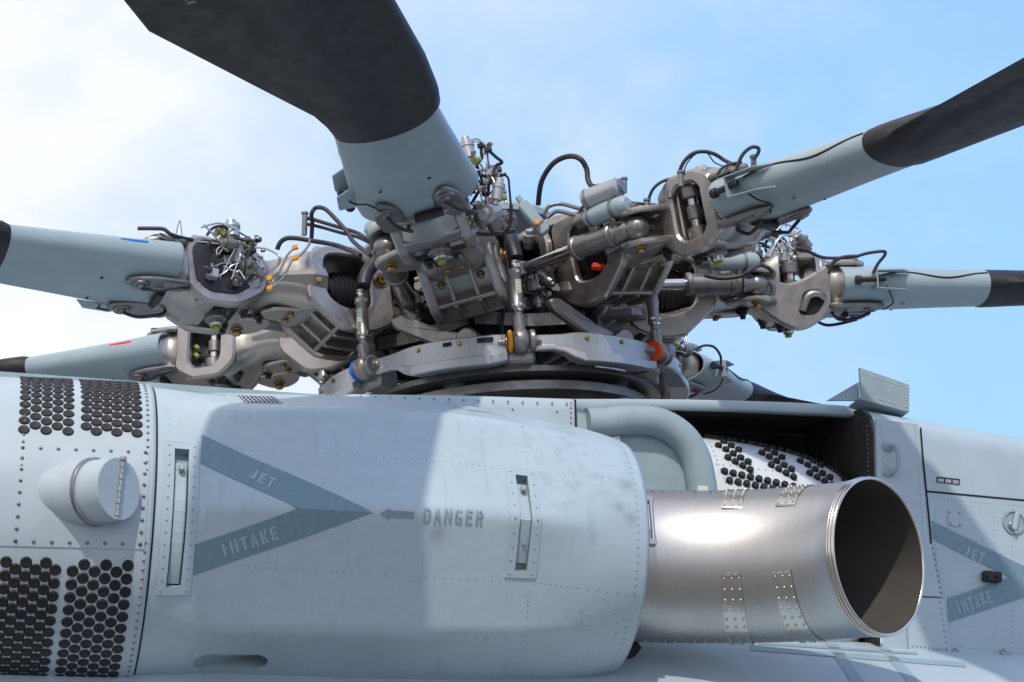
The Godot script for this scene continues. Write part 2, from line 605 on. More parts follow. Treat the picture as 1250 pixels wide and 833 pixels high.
# stencil letters on a 6 x 10 grid, each a list of quads
const GLYPH := {
	"J": [[3, 2, 5, 2, 5, 10, 3, 10], [0.2, 0.6, 2, 0, 2.6, 1.6, 1.6, 2.6], [3, 0.2, 4.6, 1, 4.9, 1.8, 3, 1.8]],
	"E": [[0.4, 0, 2.1, 0, 2.1, 10, 0.4, 10], [2.7, 8.4, 5.6, 8.4, 5.6, 10, 2.7, 10], [2.7, 4.3, 5, 4.3, 5, 5.8, 2.7, 5.8], [2.7, 0, 5.6, 0, 5.6, 1.6, 2.7, 1.6]],
	"T": [[2.2, 0, 3.9, 0, 3.9, 8, 2.2, 8], [0, 8.4, 1.9, 8.4, 1.9, 10, 0, 10], [2.2, 8, 3.9, 8, 3.9, 10, 2.2, 10], [4.2, 8.4, 6, 8.4, 6, 10, 4.2, 10]],
	"I": [[2.1, 0, 3.8, 0, 3.8, 10, 2.1, 10]],
	"N": [[0.2, 0, 1.8, 0, 1.8, 10, 0.2, 10], [4.3, 0, 5.9, 0, 5.9, 10, 4.3, 10], [2.1, 8.8, 3.9, 0.8, 3.9, 4, 2.1, 10]],
	"A": [[0, 0, 1.6, 0, 2.7, 9, 2.2, 10], [4.4, 0, 6, 0, 3.8, 10, 3.2, 9], [2.2, 2.6, 3.9, 2.6, 3.6, 4, 2.4, 4]],
	"K": [[0.2, 0, 1.9, 0, 1.9, 10, 0.2, 10], [2.3, 5, 4.2, 10, 6, 10, 3.5, 5], [2.3, 5, 3.5, 5, 6, 0, 4.2, 0]],
	"D": [[0.3, 0, 2, 0, 2, 10, 0.3, 10], [2.6, 8.4, 4, 8.4, 5.6, 8.2, 4.4, 10], [2.6, 0, 4.4, 0, 5.6, 1.8, 4, 1.6], [4.1, 1.7, 5.7, 1.9, 5.7, 8.1, 4.1, 8.3], [2.6, 8.4, 4, 8.4, 4.4, 10, 2.6, 10], [2.6, 0, 4.4, 0, 4, 1.6, 2.6, 1.6]],
	"G": [[0.3, 1.4, 2, 1.9, 2, 8.1, 0.3, 8.6], [0.5, 8.8, 2.1, 8.4, 2.7, 8.5, 2.7, 10], [3.3, 8.4, 4.8, 8.4, 5.6, 8.8, 4.6, 10], [0.5, 1.2, 2.7, 0, 2.7, 1.6, 2, 1.7], [3.3, 0, 5.6, 0, 5.6, 1.6, 3.3, 1.6], [4, 1.6, 5.6, 1.6, 5.6, 4.8, 4, 4.8], [3, 3.6, 4, 3.6, 4, 4.8, 3, 4.8]],
	"R": [[0.3, 0, 2, 0, 2, 10, 0.3, 10], [2.6, 8.5, 4.2, 8.5, 5.5, 8.4, 4.4, 10], [2.6, 4.4, 4.4, 4.4, 5.5, 5.9, 2.6, 5.9], [4, 5.6, 5.6, 5.8, 5.6, 8.4, 4, 8.6], [2.6, 8.5, 4.2, 8.5, 4.4, 10, 2.6, 10], [2.8, 4.2, 4.2, 0, 5.9, 0, 4.4, 4.2]],
	"C": [[0.3, 1.4, 2, 1.9, 2, 8.1, 0.3, 8.6], [0.5, 8.8, 2.1, 8.4, 2.7, 8.5, 2.7, 10], [3.3, 8.4, 4.8, 8.4, 5.6, 8.8, 4.6, 10], [0.5, 1.2, 2.7, 0, 2.7, 1.6, 2, 1.7], [3.3, 0, 5.6, 0.6, 5.6, 1.6, 3.3, 1.6]],
	"S": [[0.4, 6, 2, 6, 2, 9.4, 0.4, 9], [0.6, 8.6, 5.6, 8.6, 5.2, 10, 1, 10], [1, 4.3, 5, 4.3, 5, 5.7, 1, 5.7], [4, 1, 5.6, 1, 5.6, 5, 4, 5], [0.4, 0, 5.2, 0, 5.6, 1.4, 0.4, 1.4]],
}

func lettering(st: SurfaceTool, word: String, surface: Callable, o: Vector2, ex: Vector2, ey: Vector2, gap := 8.2) -> void:
	# o, ex, ey in surface units; one letter is 10 ey high, and follows the last by gap ex
	for i in word.length():
		for q in GLYPH[word[i]]:
			var p := []
			for k in 4: p.append(o + ex * (q[k * 2] + gap * i) + ey * q[k * 2 + 1])
			var nv := 3
			smooth(st)
			for v in nv:
				var c := []
				for e in [[0, 3, v], [1, 2, v], [1, 2, v + 1], [0, 3, v + 1]]:
					var w: Vector2 = p[e[0]].lerp(p[e[1]], float(e[2]) / nv)
					c.append(surface.call(w))
				quad(st, c[0], c[1], c[2], c[3])

func skin_word(st: SurfaceTool, s: Dictionary, word: String, l: Array, r: Array, high_px: float) -> void:   # baseline from l to r
	var p0 := hit(s, l[0], l[1]); var p1 := hit(s, r[0], r[1])
	var rr := radius(s, p0.x)
	var along := Vector2(p1.x - p0.x, (p1.y - p0.y) * rr)
	var px := Vector2(r[0] - l[0], r[1] - l[1]).length()
	var ex := along / (8.2 * word.length() - 2.2)
	var up := Vector2(-along.y, along.x).normalized() * (along.length() * high_px / px) / 10.0
	lettering(st, word, func(w: Vector2) -> Vector3: return skin(s, w.x, w.y / rr, 0.0024), Vector2(p0.x, p0.y * rr), ex, up)

func slot_edges(px: Array) -> Array:   # [a0, a1, phi0, phi1] of an upright slot from its centre top and bottom and its width
	var t := hit(nac, px[0], px[1]); var b := hit(nac, px[2], px[3])
	var a := (t.x + b.x) / 2.0
	return [a - px[4] / 2.0, a + px[4] / 2.0, b.y, t.y, px[5]]

func rect_edges(s: Dictionary, x0: float, y0: float, x1: float, y1: float, depth: float) -> Array:
	var p := hit(s, x0, y0); var q := hit(s, x1, y1)
	return [minf(p.x, q.x), maxf(p.x, q.x), minf(p.y, q.y), maxf(p.y, q.y), depth]

func weathered() -> StandardMaterial3D:   # cowling paint with runs, smudges and touch-ups
	var w := 1024; var h := 1024
	var im := Image.create(w, h, false, Image.FORMAT_RGB8)
	var n := FastNoiseLite.new(); n.seed = 3; n.frequency = 1.0; n.fractal_octaves = 5
	var n2 := FastNoiseLite.new(); n2.seed = 9; n2.frequency = 1.0; n2.fractal_octaves = 3
	var n3 := FastNoiseLite.new(); n3.seed = 31; n3.frequency = 1.0; n3.fractal_octaves = 4
	for y in h:
		var f := (float(y) / h - 0.5) * TAU
		for x in w:
			var a := -1.7 + 1.8 * x / w
			var c := Vector3(0.68, 0.752, 0.79)
			var k := 1.0 + 0.02 * n.get_noise_2d(a * 2.2, f * 1.4) + 0.02 * n3.get_noise_2d(a * 14.0, f * 8.0)
			var run := smoothstep(0.22, 0.65, n2.get_noise_2d(a * 26.0, f * 1.1)) * smoothstep(-0.1, 0.4, n.get_noise_2d(a * 3.0 + 7.0, f * 2.0))
			k -= 0.05 * run
			var soot := smoothstep(0.02, 0.5, n3.get_noise_2d(a * 14.0 + 3.0, f * 8.0)) * exp(-pow((a + 0.2) / 0.22, 2.0)) * exp(-pow((f - 0.5) / 0.45, 2.0))
			k -= 0.06 * soot
			for q in [Vector3(0.02, 0.42, 0.03), Vector3(0.025, 0.13, 0.025), Vector3(-0.02, 0.20, 0.02), Vector3(-0.72, -0.1, 0.03)]:
				var e: float = Vector2(a - q.x, (f - q.y) * 0.5).length() / q.z
				if e < 3.0: k -= 0.14 * exp(-e * e)
			if n3.get_noise_2d(a * 40.0, f * 22.0) > 0.62: k -= 0.05
			c *= k
			im.set_pixel(x, y, Color(c.x - 0.004 * run, c.y, c.z + 0.006 * run))
	var m := StandardMaterial3D.new()
	m.resource_name = "weathered_paint"
	m.albedo_texture = ImageTexture.create_from_image(im)
	m.roughness = 1.0
	m.roughness_texture = noise_tex(0.02, 41, Color(0.36, 0.36, 0.36), Color(0.52, 0.52, 0.52), 4)
	return m

func heat_stained() -> StandardMaterial3D:   # brushed steel with bands of heat tint and oil marks below
	var w := 512; var h := 256
	var im := Image.create(w, h, false, Image.FORMAT_RGB8)
	var rm := Image.create(w, h, false, Image.FORMAT_RGB8)
	var n := FastNoiseLite.new(); n.seed = 13; n.frequency = 1.0; n.fractal_octaves = 4
	for y in h:
		var t := float(y) / h
		for x in w:
			var u := float(x) / w * TAU
			var band := n.get_noise_2d(t * 7.0, 0.35 * cos(u)) * 0.5 + 0.5
			var fine := n.get_noise_2d(t * 160.0, cos(u) * 2.0 + 30.0)
			var c := Color(0.76, 0.763, 0.765).lerp(Color(0.72, 0.70, 0.68), band * 0.6).lerp(Color(0.70, 0.72, 0.78), smoothstep(0.82, 1.0, t) * 0.5)
			var drip := smoothstep(0.1, 0.5, n.get_noise_2d(t * 60.0, u * 1.5)) * smoothstep(0.82, 0.98, -sin(u))
			c = c.darkened(0.05 * absf(fine) + 0.45 * drip)
			im.set_pixel(x, y, c)
			var r := 0.40 + 0.05 * fine + 0.08 * band + 0.25 * drip
			rm.set_pixel(x, y, Color(r, r, r))
	var m := StandardMaterial3D.new()
	m.resource_name = "heat_stained_steel"
	m.metallic = 1.0
	m.albedo_texture = ImageTexture.create_from_image(im)
	m.roughness = 1.0
	m.roughness_texture = ImageTexture.create_from_image(rm)
	return m

func build_nacelle() -> void:
	var s1 := slot_edges([222, 549, 211, 717, 0.05, 0.035])
	var s2 := slot_edges([636, 581, 636, 697, 0.046, 0.035])
	var gr := rect_edges(nac, 290, 483, 345, 493, 0.02)
	var dr := rect_edges(nac, 238, 800, 324, 817, 0.07)
	var slots := [s1, s2, gr, dr]
	var al := []
	var a := -1.70
	while a < 0.09:
		al.append(a); a += 0.05
	al.append(0.09)
	var pl := []
	for i in 121: pl.append(-PI + TAU * i / 120.0)
	for s in slots:
		al.append(s[0]); al.append(s[1]); pl.append(s[2]); pl.append(s[3])
	for i in range(1, 24): al.append(lerpf(dr[0], dr[1], i / 24.0))
	for i in range(1, 12): pl.append(lerpf(dr[2], dr[3], i / 12.0))
	al.sort(); pl.sort()
	var st := mb()
	smooth(st)
	for i in al.size() - 1:
		for j in pl.size() - 1:
			var ma: float = (al[i] + al[i + 1]) / 2.0
			var mp: float = (pl[j] + pl[j + 1]) / 2.0
			var open := false
			for s in slots:
				if ma > s[0] and ma < s[1] and mp > s[2] and mp < s[3]:
					open = true
					if s == dr:
						var hh: float = (s[3] - s[2]) / 2.0 * 0.556
						var qx := maxf(0.0, maxf(s[0] + hh - ma, ma - (s[1] - hh)))
						var qy: float = (mp - (s[2] + s[3]) / 2.0) * 0.556
						open = qx * qx + qy * qy < hh * hh
			if open: continue
			for e in [[0, 0], [1, 0], [1, 1], [0, 0], [1, 1], [0, 1]]:
				st.set_uv(Vector2((al[i + e[0]] + 1.7) / 1.8, pl[j + e[1]] / TAU + 0.5))
				st.add_vertex(skin(nac, al[i + e[0]], pl[j + e[1]]))
	# rolled aft edge and the closing bulkhead
	var e0 := []; var e1 := []; var e2 := []; var e3 := []
	for i in 72:
		var t := TAU * i / 72.0
		e0.append(skin(nac, 0.09, t)); e1.append(skin(nac, 0.104, t, -0.006)); e2.append(skin(nac, 0.104, t, -0.016)); e3.append(skin(nac, 0.0, t, -0.02))
	loft(st, [e0, e1, e2, e3], true, false, true)
	var nacelle := part("engine_nacelle", st, weathered(), heli, body)
	# recess walls
	for k in 4:
		var s: Array = slots[k]
		st = mb()
		smooth(st, false)
		var n := 16
		var d: float = -s[4]
		for i in n:
			var f0: float = lerpf(s[2], s[3], float(i) / n); var f1: float = lerpf(s[2], s[3], float(i + 1) / n)
			quad(st, skin(nac, s[0], f0), skin(nac, s[0], f1), skin(nac, s[0], f1, d), skin(nac, s[0], f0, d))
			quad(st, skin(nac, s[1], f0), skin(nac, s[1], f0, d), skin(nac, s[1], f1, d), skin(nac, s[1], f1))
			var da := 0.0 if k == 3 else d
			quad(st, skin(nac, s[0], f0, da), skin(nac, s[0], f1, da), skin(nac, s[1], f1, d), skin(nac, s[1], f0, d))
		for f in [s[2], s[3]]:
			quad(st, skin(nac, s[0], f), skin(nac, s[1], f), skin(nac, s[1], f, d), skin(nac, s[0], f, 0.0 if k == 3 else d))
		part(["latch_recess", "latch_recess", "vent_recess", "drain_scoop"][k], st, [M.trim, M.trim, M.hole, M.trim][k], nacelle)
	# raised doubler plates round the two latches, with their rivets, and the latch levers
	for k in 2:
		var s: Array = slots[k]
		var wa: float = 0.034 if k == 0 else 0.036
		var f0: float = s[2] - 0.05; var f1: float = s[3] + 0.05
		st = mb()
		smooth(st)
		var o := 0.004
		var strips := [[s[0] - wa, s[0], f0, f1], [s[1], s[1] + wa, f0, f1], [s[0], s[1], f0, s[2]], [s[0], s[1], s[3], f1]]
		for r in strips:
			skin_patch(st, nac, Vector2(r[0], r[2]), Vector2(r[1], r[2]), Vector2(r[1], r[3]), Vector2(r[0], r[3]), o, 3, 16)
		for i in 16:
			var g0 := lerpf(f0, f1, i / 16.0); var g1 := lerpf(f0, f1, (i + 1) / 16.0)
			for e in [s[0] - wa, s[1] + wa]:
				quad(st, skin(nac, e, g0), skin(nac, e, g1), skin(nac, e, g1, o), skin(nac, e, g0, o))
		for f in [f0, f1]:
			quad(st, skin(nac, s[0] - wa, f), skin(nac, s[1] + wa, f), skin(nac, s[1] + wa, f, o), skin(nac, s[0] - wa, f, o))
		part("latch_plate", st, M.paint, nacelle)
		st = mb()
		var m: int = 14 if k == 0 else 9
		for i in m:
			var f := lerpf(f0 + 0.03, f1 - 0.03, float(i) / (m - 1))
			for e in [s[0] - wa * 0.55, s[1] + wa * 0.55]:
				dome(st, skin(nac, e, f, o), skin_n(nac, e, f), 0.0042, 0.003)
		part("rivet_row", st, M.rivet, nacelle, Transform3D.IDENTITY, "stuff")
		# lever: a bowed flat bar lying in the slot, with a raised catch at its top
		st = mb()
		var rings := []
		var lo: float = s[2] + (0.014 if k == 0 else 0.05); var hi: float = s[3] - (0.09 if k == 0 else 0.06)
		for i in 13:
			var t := i / 12.0
			var f := lerpf(lo, hi, t)
			var top := -0.004 - 0.010 * (1.0 - sin(PI * clampf(t * 1.1, 0, 1)))
			var hw := 0.0205
			var q0 := skin(nac, s[0] + 0.025 - hw, f, top - 0.016); var q1 := skin(nac, s[0] + 0.025 + hw, f, top - 0.016)
			var q2 := skin(nac, s[0] + 0.025 + hw, f, top - 0.003); var q3 := skin(nac, s[0] + 0.025 + hw - 0.004, f, top)
			var q4 := skin(nac, s[0] + 0.025 - hw + 0.004, f, top); var q5 := skin(nac, s[0] + 0.025 - hw, f, top - 0.003)
			rings.append([q0, q1, q2, q3, q4, q5])
		loft(st, rings, true, true, true, false)
		var lever := part("latch_lever", st, M.paint, nacelle)
		st = mb()
		var fb := hi - 0.05
		var bb := Basis(Vector3.RIGHT, Vector3(0, cos(fb), -sin(fb)), skin_n(nac, 0, fb))
		box(st, skin(nac, s[0] + 0.025, fb, 0.0), Vector3(0.018, 0.026, 0.022), bb, 0.004)
		if k == 1:
			fb = lerpf(lo, hi, 0.28)
			bb = Basis(Vector3.RIGHT, Vector3(0, cos(fb), -sin(fb)), skin_n(nac, 0, fb))
			box(st, skin(nac, s[0] + 0.025, fb, -0.008), Vector3(0.015, 0.04, 0.008), bb, 0.002)
		part("latch_catch", st, M.alu, nacelle)
	# vent grille bars
	for i in 9:
		st = mb()
		var aa: float = lerpf(gr[0], gr[1], (i + 0.5) / 9.0)
		skin_patch(st, nac, Vector2(aa - 0.0035, gr[2]), Vector2(aa + 0.0035, gr[2]), Vector2(aa + 0.0035, gr[3]), Vector2(aa - 0.0035, gr[3]), 0.001, 1, 6)
		part("grille_bar", st, M.paint, nacelle)
	for i in 5:
		st = mb()
		var ff: float = lerpf(gr[2], gr[3], i / 4.0)
		skin_patch(st, nac, Vector2(gr[0], ff - 0.008), Vector2(gr[1], ff - 0.008), Vector2(gr[1], ff + 0.008), Vector2(gr[0], ff + 0.008), 0.0025, 8, 1)
		part("grille_bar", st, M.paint, nacelle)
	# flush latches on the top edge
	for q in [[[210, 470], [258, 476.5]], [[553, 499], [600, 505]]]:
		st = mb()
		var p0 := hit(nac, q[0][0], q[0][1]); var p1 := hit(nac, q[1][0], q[1][1])
		for d in [0.0, 0.035]:
			skin_patch(st, nac, Vector2(p0.x + d * 1.5, p0.y - d), Vector2(p1.x + d * 1.5, p1.y - d), Vector2(p1.x + d * 1.5, p1.y + 0.016 - d), Vector2(p0.x + d * 1.5, p0.y + 0.016 - d), 0.004, 4, 1)
		part("flush_latch", st, M.steel, nacelle)
	# warning chevron and lettering
	st = mb()
	var v := {}
	for e in [["to", 246, 531], ["tip", 455, 626], ["bo", 235.5, 703], ["ti", 244.5, 566], ["ap", 364, 621], ["bi", 238, 665]]:
		v[e[0]] = hit(nac, e[1], e[2])
	skin_patch(st, nac, v.to, v.tip, v.ap, v.ti, 0.0016, 16, 5)
	skin_patch(st, nac, v.bi, v.ap, v.tip, v.bo, 0.0016, 16, 5)
	var chev := part("warning_chevron", st, M.mark, nacelle)
	st = mb()
	skin_word(st, nac, "JET", [302.5, 583], [331, 596.5], 15)
	part("jet_lettering", st, M.letter, nacelle)
	st = mb()
	skin_word(st, nac, "INTAKE", [271, 681], [341, 658], 17)
	part("intake_lettering", st, M.letter, nacelle)
	st = mb()
	skin_word(st, nac, "DANGER", [515.5, 639.5], [589, 643], 18)
	part("danger_lettering", st, M.mark2, nacelle)
	st = mb()
	var p0 := hit(nac, 476, 628); var p1 := hit(nac, 505, 629.4)
	skin_patch(st, nac, Vector2(p0.x, p0.y - 0.020), Vector2(p1.x, p1.y - 0.020), Vector2(p1.x, p1.y + 0.020), Vector2(p0.x, p0.y + 0.020), 0.0022, 4, 2)
	var tp := hit(nac, 464, 627)
	skin_patch(st, nac, tp, Vector2(p0.x, p0.y - 0.036), Vector2(p0.x, p0.y + 0.036), tp, 0.0022, 3, 3)
	part("danger_arrow", st, M.mark2, nacelle)
	# rows of flush rivets
	st = mb()
	skin_line(st, nac, [[281, 547], [424, 556], [520, 562], [608, 572]], 34, 0.0038, 0.0014)
	skin_line(st, nac, [[660, 576], [700, 579], [752, 585]], 13, 0.0038, 0.0014)
	skin_line(st, nac, [[270, 690], [424, 700], [610, 710]], 38, 0.0038, 0.0014)
	skin_line(st, nac, [[660, 712], [700, 717], [775, 726]], 14, 0.004, 0.0018)
	skin_line(st, nac, [[638, 520], [642, 545], [644, 566]], 7, 0.0038, 0.0014)
	skin_line(st, nac, [[645, 722], [643, 750], [636, 790], [630, 825]], 15, 0.004, 0.0018)
	skin_line(st, nac, [[545, 776], [640, 782]], 9, 0.004, 0.0016)
	for i in 42:
		var f := -1.35 + i * 0.06
		dome(st, skin(nac, 0.055, f), skin_n(nac, 0, f), 0.0045, 0.002)
	for i in 12:
		for e in [[708, 755], [752, 759]]:
			if i < 5:
				var q := hit(nac, e[0] + (i % 2) * 9 + rng.randf_range(-2, 2), e[1] + i * 6 - 10)
				dome(st, skin(nac, q.x, q.y), skin_n(nac, 0, q.y), 0.005, 0.003)
	skin_line(st, nac, [[203, 500], [209, 540], [207, 560]], 5, 0.004, 0.0016)
	part("rivet_row", st, M.rivet, nacelle, Transform3D.IDENTITY, "stuff")
	# a bracket on the aft edge
	st = mb()
	var b0 := hit(nac, 783, 628)
	var fr := Basis(Vector3.RIGHT, Vector3(0, cos(b0.y), -sin(b0.y)), skin_n(nac, 0, b0.y))
	var pb := skin(nac, 0.10, b0.y, -0.055)
	for q in [Vector3(0.02, 0.085, 0.0), Vector3(0.02, -0.085, 0.0)]:
		box(st, pb + fr * q, Vector3(0.045, 0.025, 0.03), fr, 0.003)
	box(st, pb + fr * Vector3(0.0, 0, 0), Vector3(0.012, 0.19, 0.03), fr, 0.003)
	rod(st, pb + fr * Vector3(0.032, -0.08, 0.008), pb + fr * Vector3(0.032, 0.08, 0.008), 0.008, 10)
	rod(st, pb + fr * Vector3(0.018, -0.08, 0.0), pb + fr * Vector3(0.018, 0.08, 0.0), 0.005, 8)
	part("edge_bracket", st, M.alu, nacelle)
	# dark seam against the filter barrel
	st = mb()
	var q0 := []; var q1 := []
	for i in 90:
		q0.append(skin(nac, -1.706, TAU * i / 90.0, 0.0015)); q1.append(skin(nac, -1.699, TAU * i / 90.0, 0.0015))
	loft(st, [q0, q1], true, false, false)
	part("panel_seam", st, M.hole, nacelle)

var barrel := {"bend": 0.036, "u": -1.413, "l": 1.5, "prof": [Vector2(-3.2, 0.562), Vector2(-1.8, 0.562), Vector2(-1.73, 0.560), Vector2(-1.706, 0.557)]}

func build_filter_barrel() -> void:
	var st := mb()
	smooth(st)
	var rings := []
	for a in [-3.2, -2.8, -2.4, -2.1, -1.9, -1.78, -1.74, -1.72, -1.706]:
		var r := []
		for i in 120: r.append(skin(barrel, a, TAU * i / 120.0))
		rings.append(r)
	var r2 := []
	for i in 120: r2.append(skin(barrel, -1.706, TAU * i / 120.0, -0.05))
	rings.append(r2)
	loft(st, rings, true, true, true)
	var fb := part("filter_barrel", st, M.paint2, heli, body)
	# hundreds of short black separator tubes standing on the skin, hexagonally packed
	st = mb()
	lathe(st, Vector3(0, -0.012, 0), Vector3.UP, [Vector2(0, 0.0198), Vector2(0.013, 0.0198), Vector2(0.015, 0.0186), Vector2(0.017, 0.016), Vector2(0.016, 0.0)], 16)
	st.generate_normals()
	var disc := st.commit()
	var fields := [[22, 90, 462, 531, 5, 0], [98, 174, 462, 533, 6, 1], [0, 75, 679, 838, 6, 0], [82, 163, 682, 838, 6, 1]]
	var rest := mb()
	for fd in fields:
		var top: bool = fd[2] < 600
		var edge := hit(barrel, (fd[0] + fd[1]) / 2.0, fd[3] - 8 if top else fd[2] + 8)
		var cols: int = fd[4]
		var aL := hit(barrel, fd[0] + 7, edge.y * 0 + (fd[3] - 8 if top else fd[2] + 8)).x
		var aR := hit(barrel, fd[1] - 7, (fd[3] - 8 if top else fd[2] + 8)).x
		var rows: int = 13 if top else 17
		for c in cols:
			var a := lerpf(aL, aR, float(c) / (cols - 1))
			for r in rows:
				var off := 0.5 if (c + fd[5]) % 2 else 0.0
				var f: float = edge.y + ((r + off) if top else -(r + off)) * (0.0775 if top else 0.082) + (-0.02 if top else 0.0)
				if not top and r + off > 16: continue
				var nn := skin_n(barrel, a, f)
				var xf := Transform3D(frame(nn, Vector3.RIGHT), skin(barrel, a, f))
				if r < (8 if top else 11): put("filter_tube", disc, M.disc, fb, xf)
				else: rest.append_from(disc, 0, xf)
	put("filter_tube", rest.commit(), M.disc, fb, Transform3D.IDENTITY, "stuff")
	# riveted access panel
	var c0 := hit(barrel, 10, 541); var c1 := hit(barrel, 184, 549); var c2 := hit(barrel, 181, 671); var c3 := hit(barrel, -6, 663)
	st = mb()
	var f_top := c1.y + 0.0; var f_bot := c2.y
	skin_patch(st, barrel, Vector2(-2.5, f_bot), Vector2(-1.728, f_bot), Vector2(-1.728, f_top), Vector2(-2.5, f_top), 0.003, 12, 16)
	smooth(st, false)
	for i in 12:
		var a0 := lerpf(-2.5, -1.728, i / 12.0); var a1 := lerpf(-2.5, -1.728, (i + 1) / 12.0)
		quad(st, skin(barrel, a0, f_bot), skin(barrel, a1, f_bot), skin(barrel, a1, f_bot, 0.003), skin(barrel, a0, f_bot, 0.003))
	part("access_panel", st, M.paint2, fb)
	st = mb()
	for i in 8:
		var a := lerpf(-2.15, -1.742, i / 7.0)
		dome(st, skin(barrel, a, f_top - 0.03, 0.003), skin_n(barrel, a, f_top - 0.03), 0.0068, 0.006)
		dome(st, skin(barrel, a, f_bot + 0.03, 0.003), skin_n(barrel, a, f_bot + 0.03), 0.0068, 0.006)
	for i in 9:
		var f := lerpf(f_bot + 0.03, f_top - 0.03, i / 8.0)
		for a in [-1.742, -2.15]: dome(st, skin(barrel, a, f, 0.003), skin_n(barrel, a, f), 0.0068, 0.006)
	for i in 30:
		var f := 0.25 + i * 0.055
		for a in [-1.735, -2.15]: dome(st, skin(barrel, a, f), skin_n(barrel, a, f), 0.0058, 0.005)
	for i in 26:
		var f := -0.2 - i * 0.055
		dome(st, skin(barrel, -1.725, f), skin_n(barrel, -1.725, f), 0.0058, 0.004)
	part("panel_rivet", st, M.rivet2, fb, Transform3D.IDENTITY, "stuff")
	# mesh strip under the tubes
	st = mb()
	var ff := hit(barrel, 30, 826).y
	for i in 26:
		skin_patch(st, barrel, Vector2(-2.35 + i * 0.025, ff - 0.3), Vector2(-2.345 + i * 0.025, ff - 0.3), Vector2(-2.345 + i * 0.025, ff), Vector2(-2.35 + i * 0.025, ff), 0.03, 1, 6)
	for i in 8:
		skin_patch(st, barrel, Vector2(-2.35, ff - i * 0.035 - 0.01), Vector2(-1.72, ff - i * 0.035 - 0.01), Vector2(-1.72, ff - i * 0.035), Vector2(-2.35, ff - i * 0.035), 0.032, 4, 1)
	part("mesh_strip", st, M.alu, fb, Transform3D.IDENTITY, "stuff")
	# bypass outlet: a stub pipe leaning aft and outboard, closed by a hinged disc
	var pc := hit(barrel, 103, 602)
	var base := skin(barrel, pc.x, pc.y, -0.06)
	var nn := skin_n(barrel, pc.x, pc.y)
	var dir := (Vector3(cos(deg_to_rad(47)), 0, sin(deg_to_rad(47)))).normalized()
	var endc := side(145, 597, base.z + 0.16)
	st = mb()
	var bq := frame(dir, Vector3.UP)
	var start := endc - dir * 0.36
	lathe(st, start, dir, [Vector2(0, 0.113), Vector2(0.26, 0.113)], 40)
	var pipe := part("outlet_pipe", st, M.paint2, fb)
	st = mb()
	lathe(st, start, dir, [Vector2(0.262, 0.106), Vector2(0.33, 0.106), Vector2(0.357, 0.106), Vector2(0.36, 0.103), Vector2(0.36, 0.0)], 40)
	part("outlet_sleeve", st, M.paint2, fb)
	st = mb()
	lathe(st, start, dir, [Vector2(0.248, 0.116), Vector2(0.258, 0.1165), Vector2(0.262, 0.114)], 40, false)
	part("clamp_band", st, M.rivet2, fb)
	# faired mound at its foot
	st = mb()
	var mound := []
	for i in 13:
		var t := i / 12.0
		mound.append(Vector2(0.02 + 0.205 * t, 0.1135 + 0.06 * pow(1.0 - t, 3.0)))
	lathe(st, start - Vector3(0.0, 0.0, 0.0), dir, mound, 48, false, 1.0, 0.92)
	part("outlet_fairing", st, M.paint2, fb)
	# hinge across the disc
	st = mb()
	var top := (Vector3.UP - dir * dir.y).normalized()
	top = (top + top.cross(dir) * 0.06).normalized()
	var cc := endc + dir * 0.004
	for i in 9:
		var t := lerpf(-0.094, 0.094, (i + 0.5) / 9.0)
		rod(st, cc + top * (t - 0.010), cc + top * (t + 0.010), 0.006 if i % 2 else 0.0075, 8)
	box(st, cc + top * 0.103, Vector3(0.02, 0.016, 0.02), Basis(top.cross(dir), top, dir), 0.003)
	box(st, cc + top * -0.103, Vector3(0.02, 0.012, 0.016), Basis(top.cross(dir), top, dir), 0.003)
	part("flap_hinge", st, M.alu, fb)

# ------------------------------------------------------------------ exhaust
func duct_path(t: float) -> Array:   # centre and direction of the bent exhaust duct, t in 0..1
	var rho := 1.02
	var ang := deg_to_rad(60.0) * t
	var c := Vector3(-0.10 + rho * sin(ang), -1.438 + 0.0 * t, 1.50 + rho * (1.0 - cos(ang)))
	return [c + Vector3(0.205, 0, 0), Vector3(cos(ang), 0.0, sin(ang)).normalized()]

func duct_pt(t: float, w: float, r: float) -> Vector3:
	var c := duct_path(t)
	var b := frame(c[1], Vector3.UP)
	return c[0] + b.x * cos(w) * r + b.z * sin(w) * r

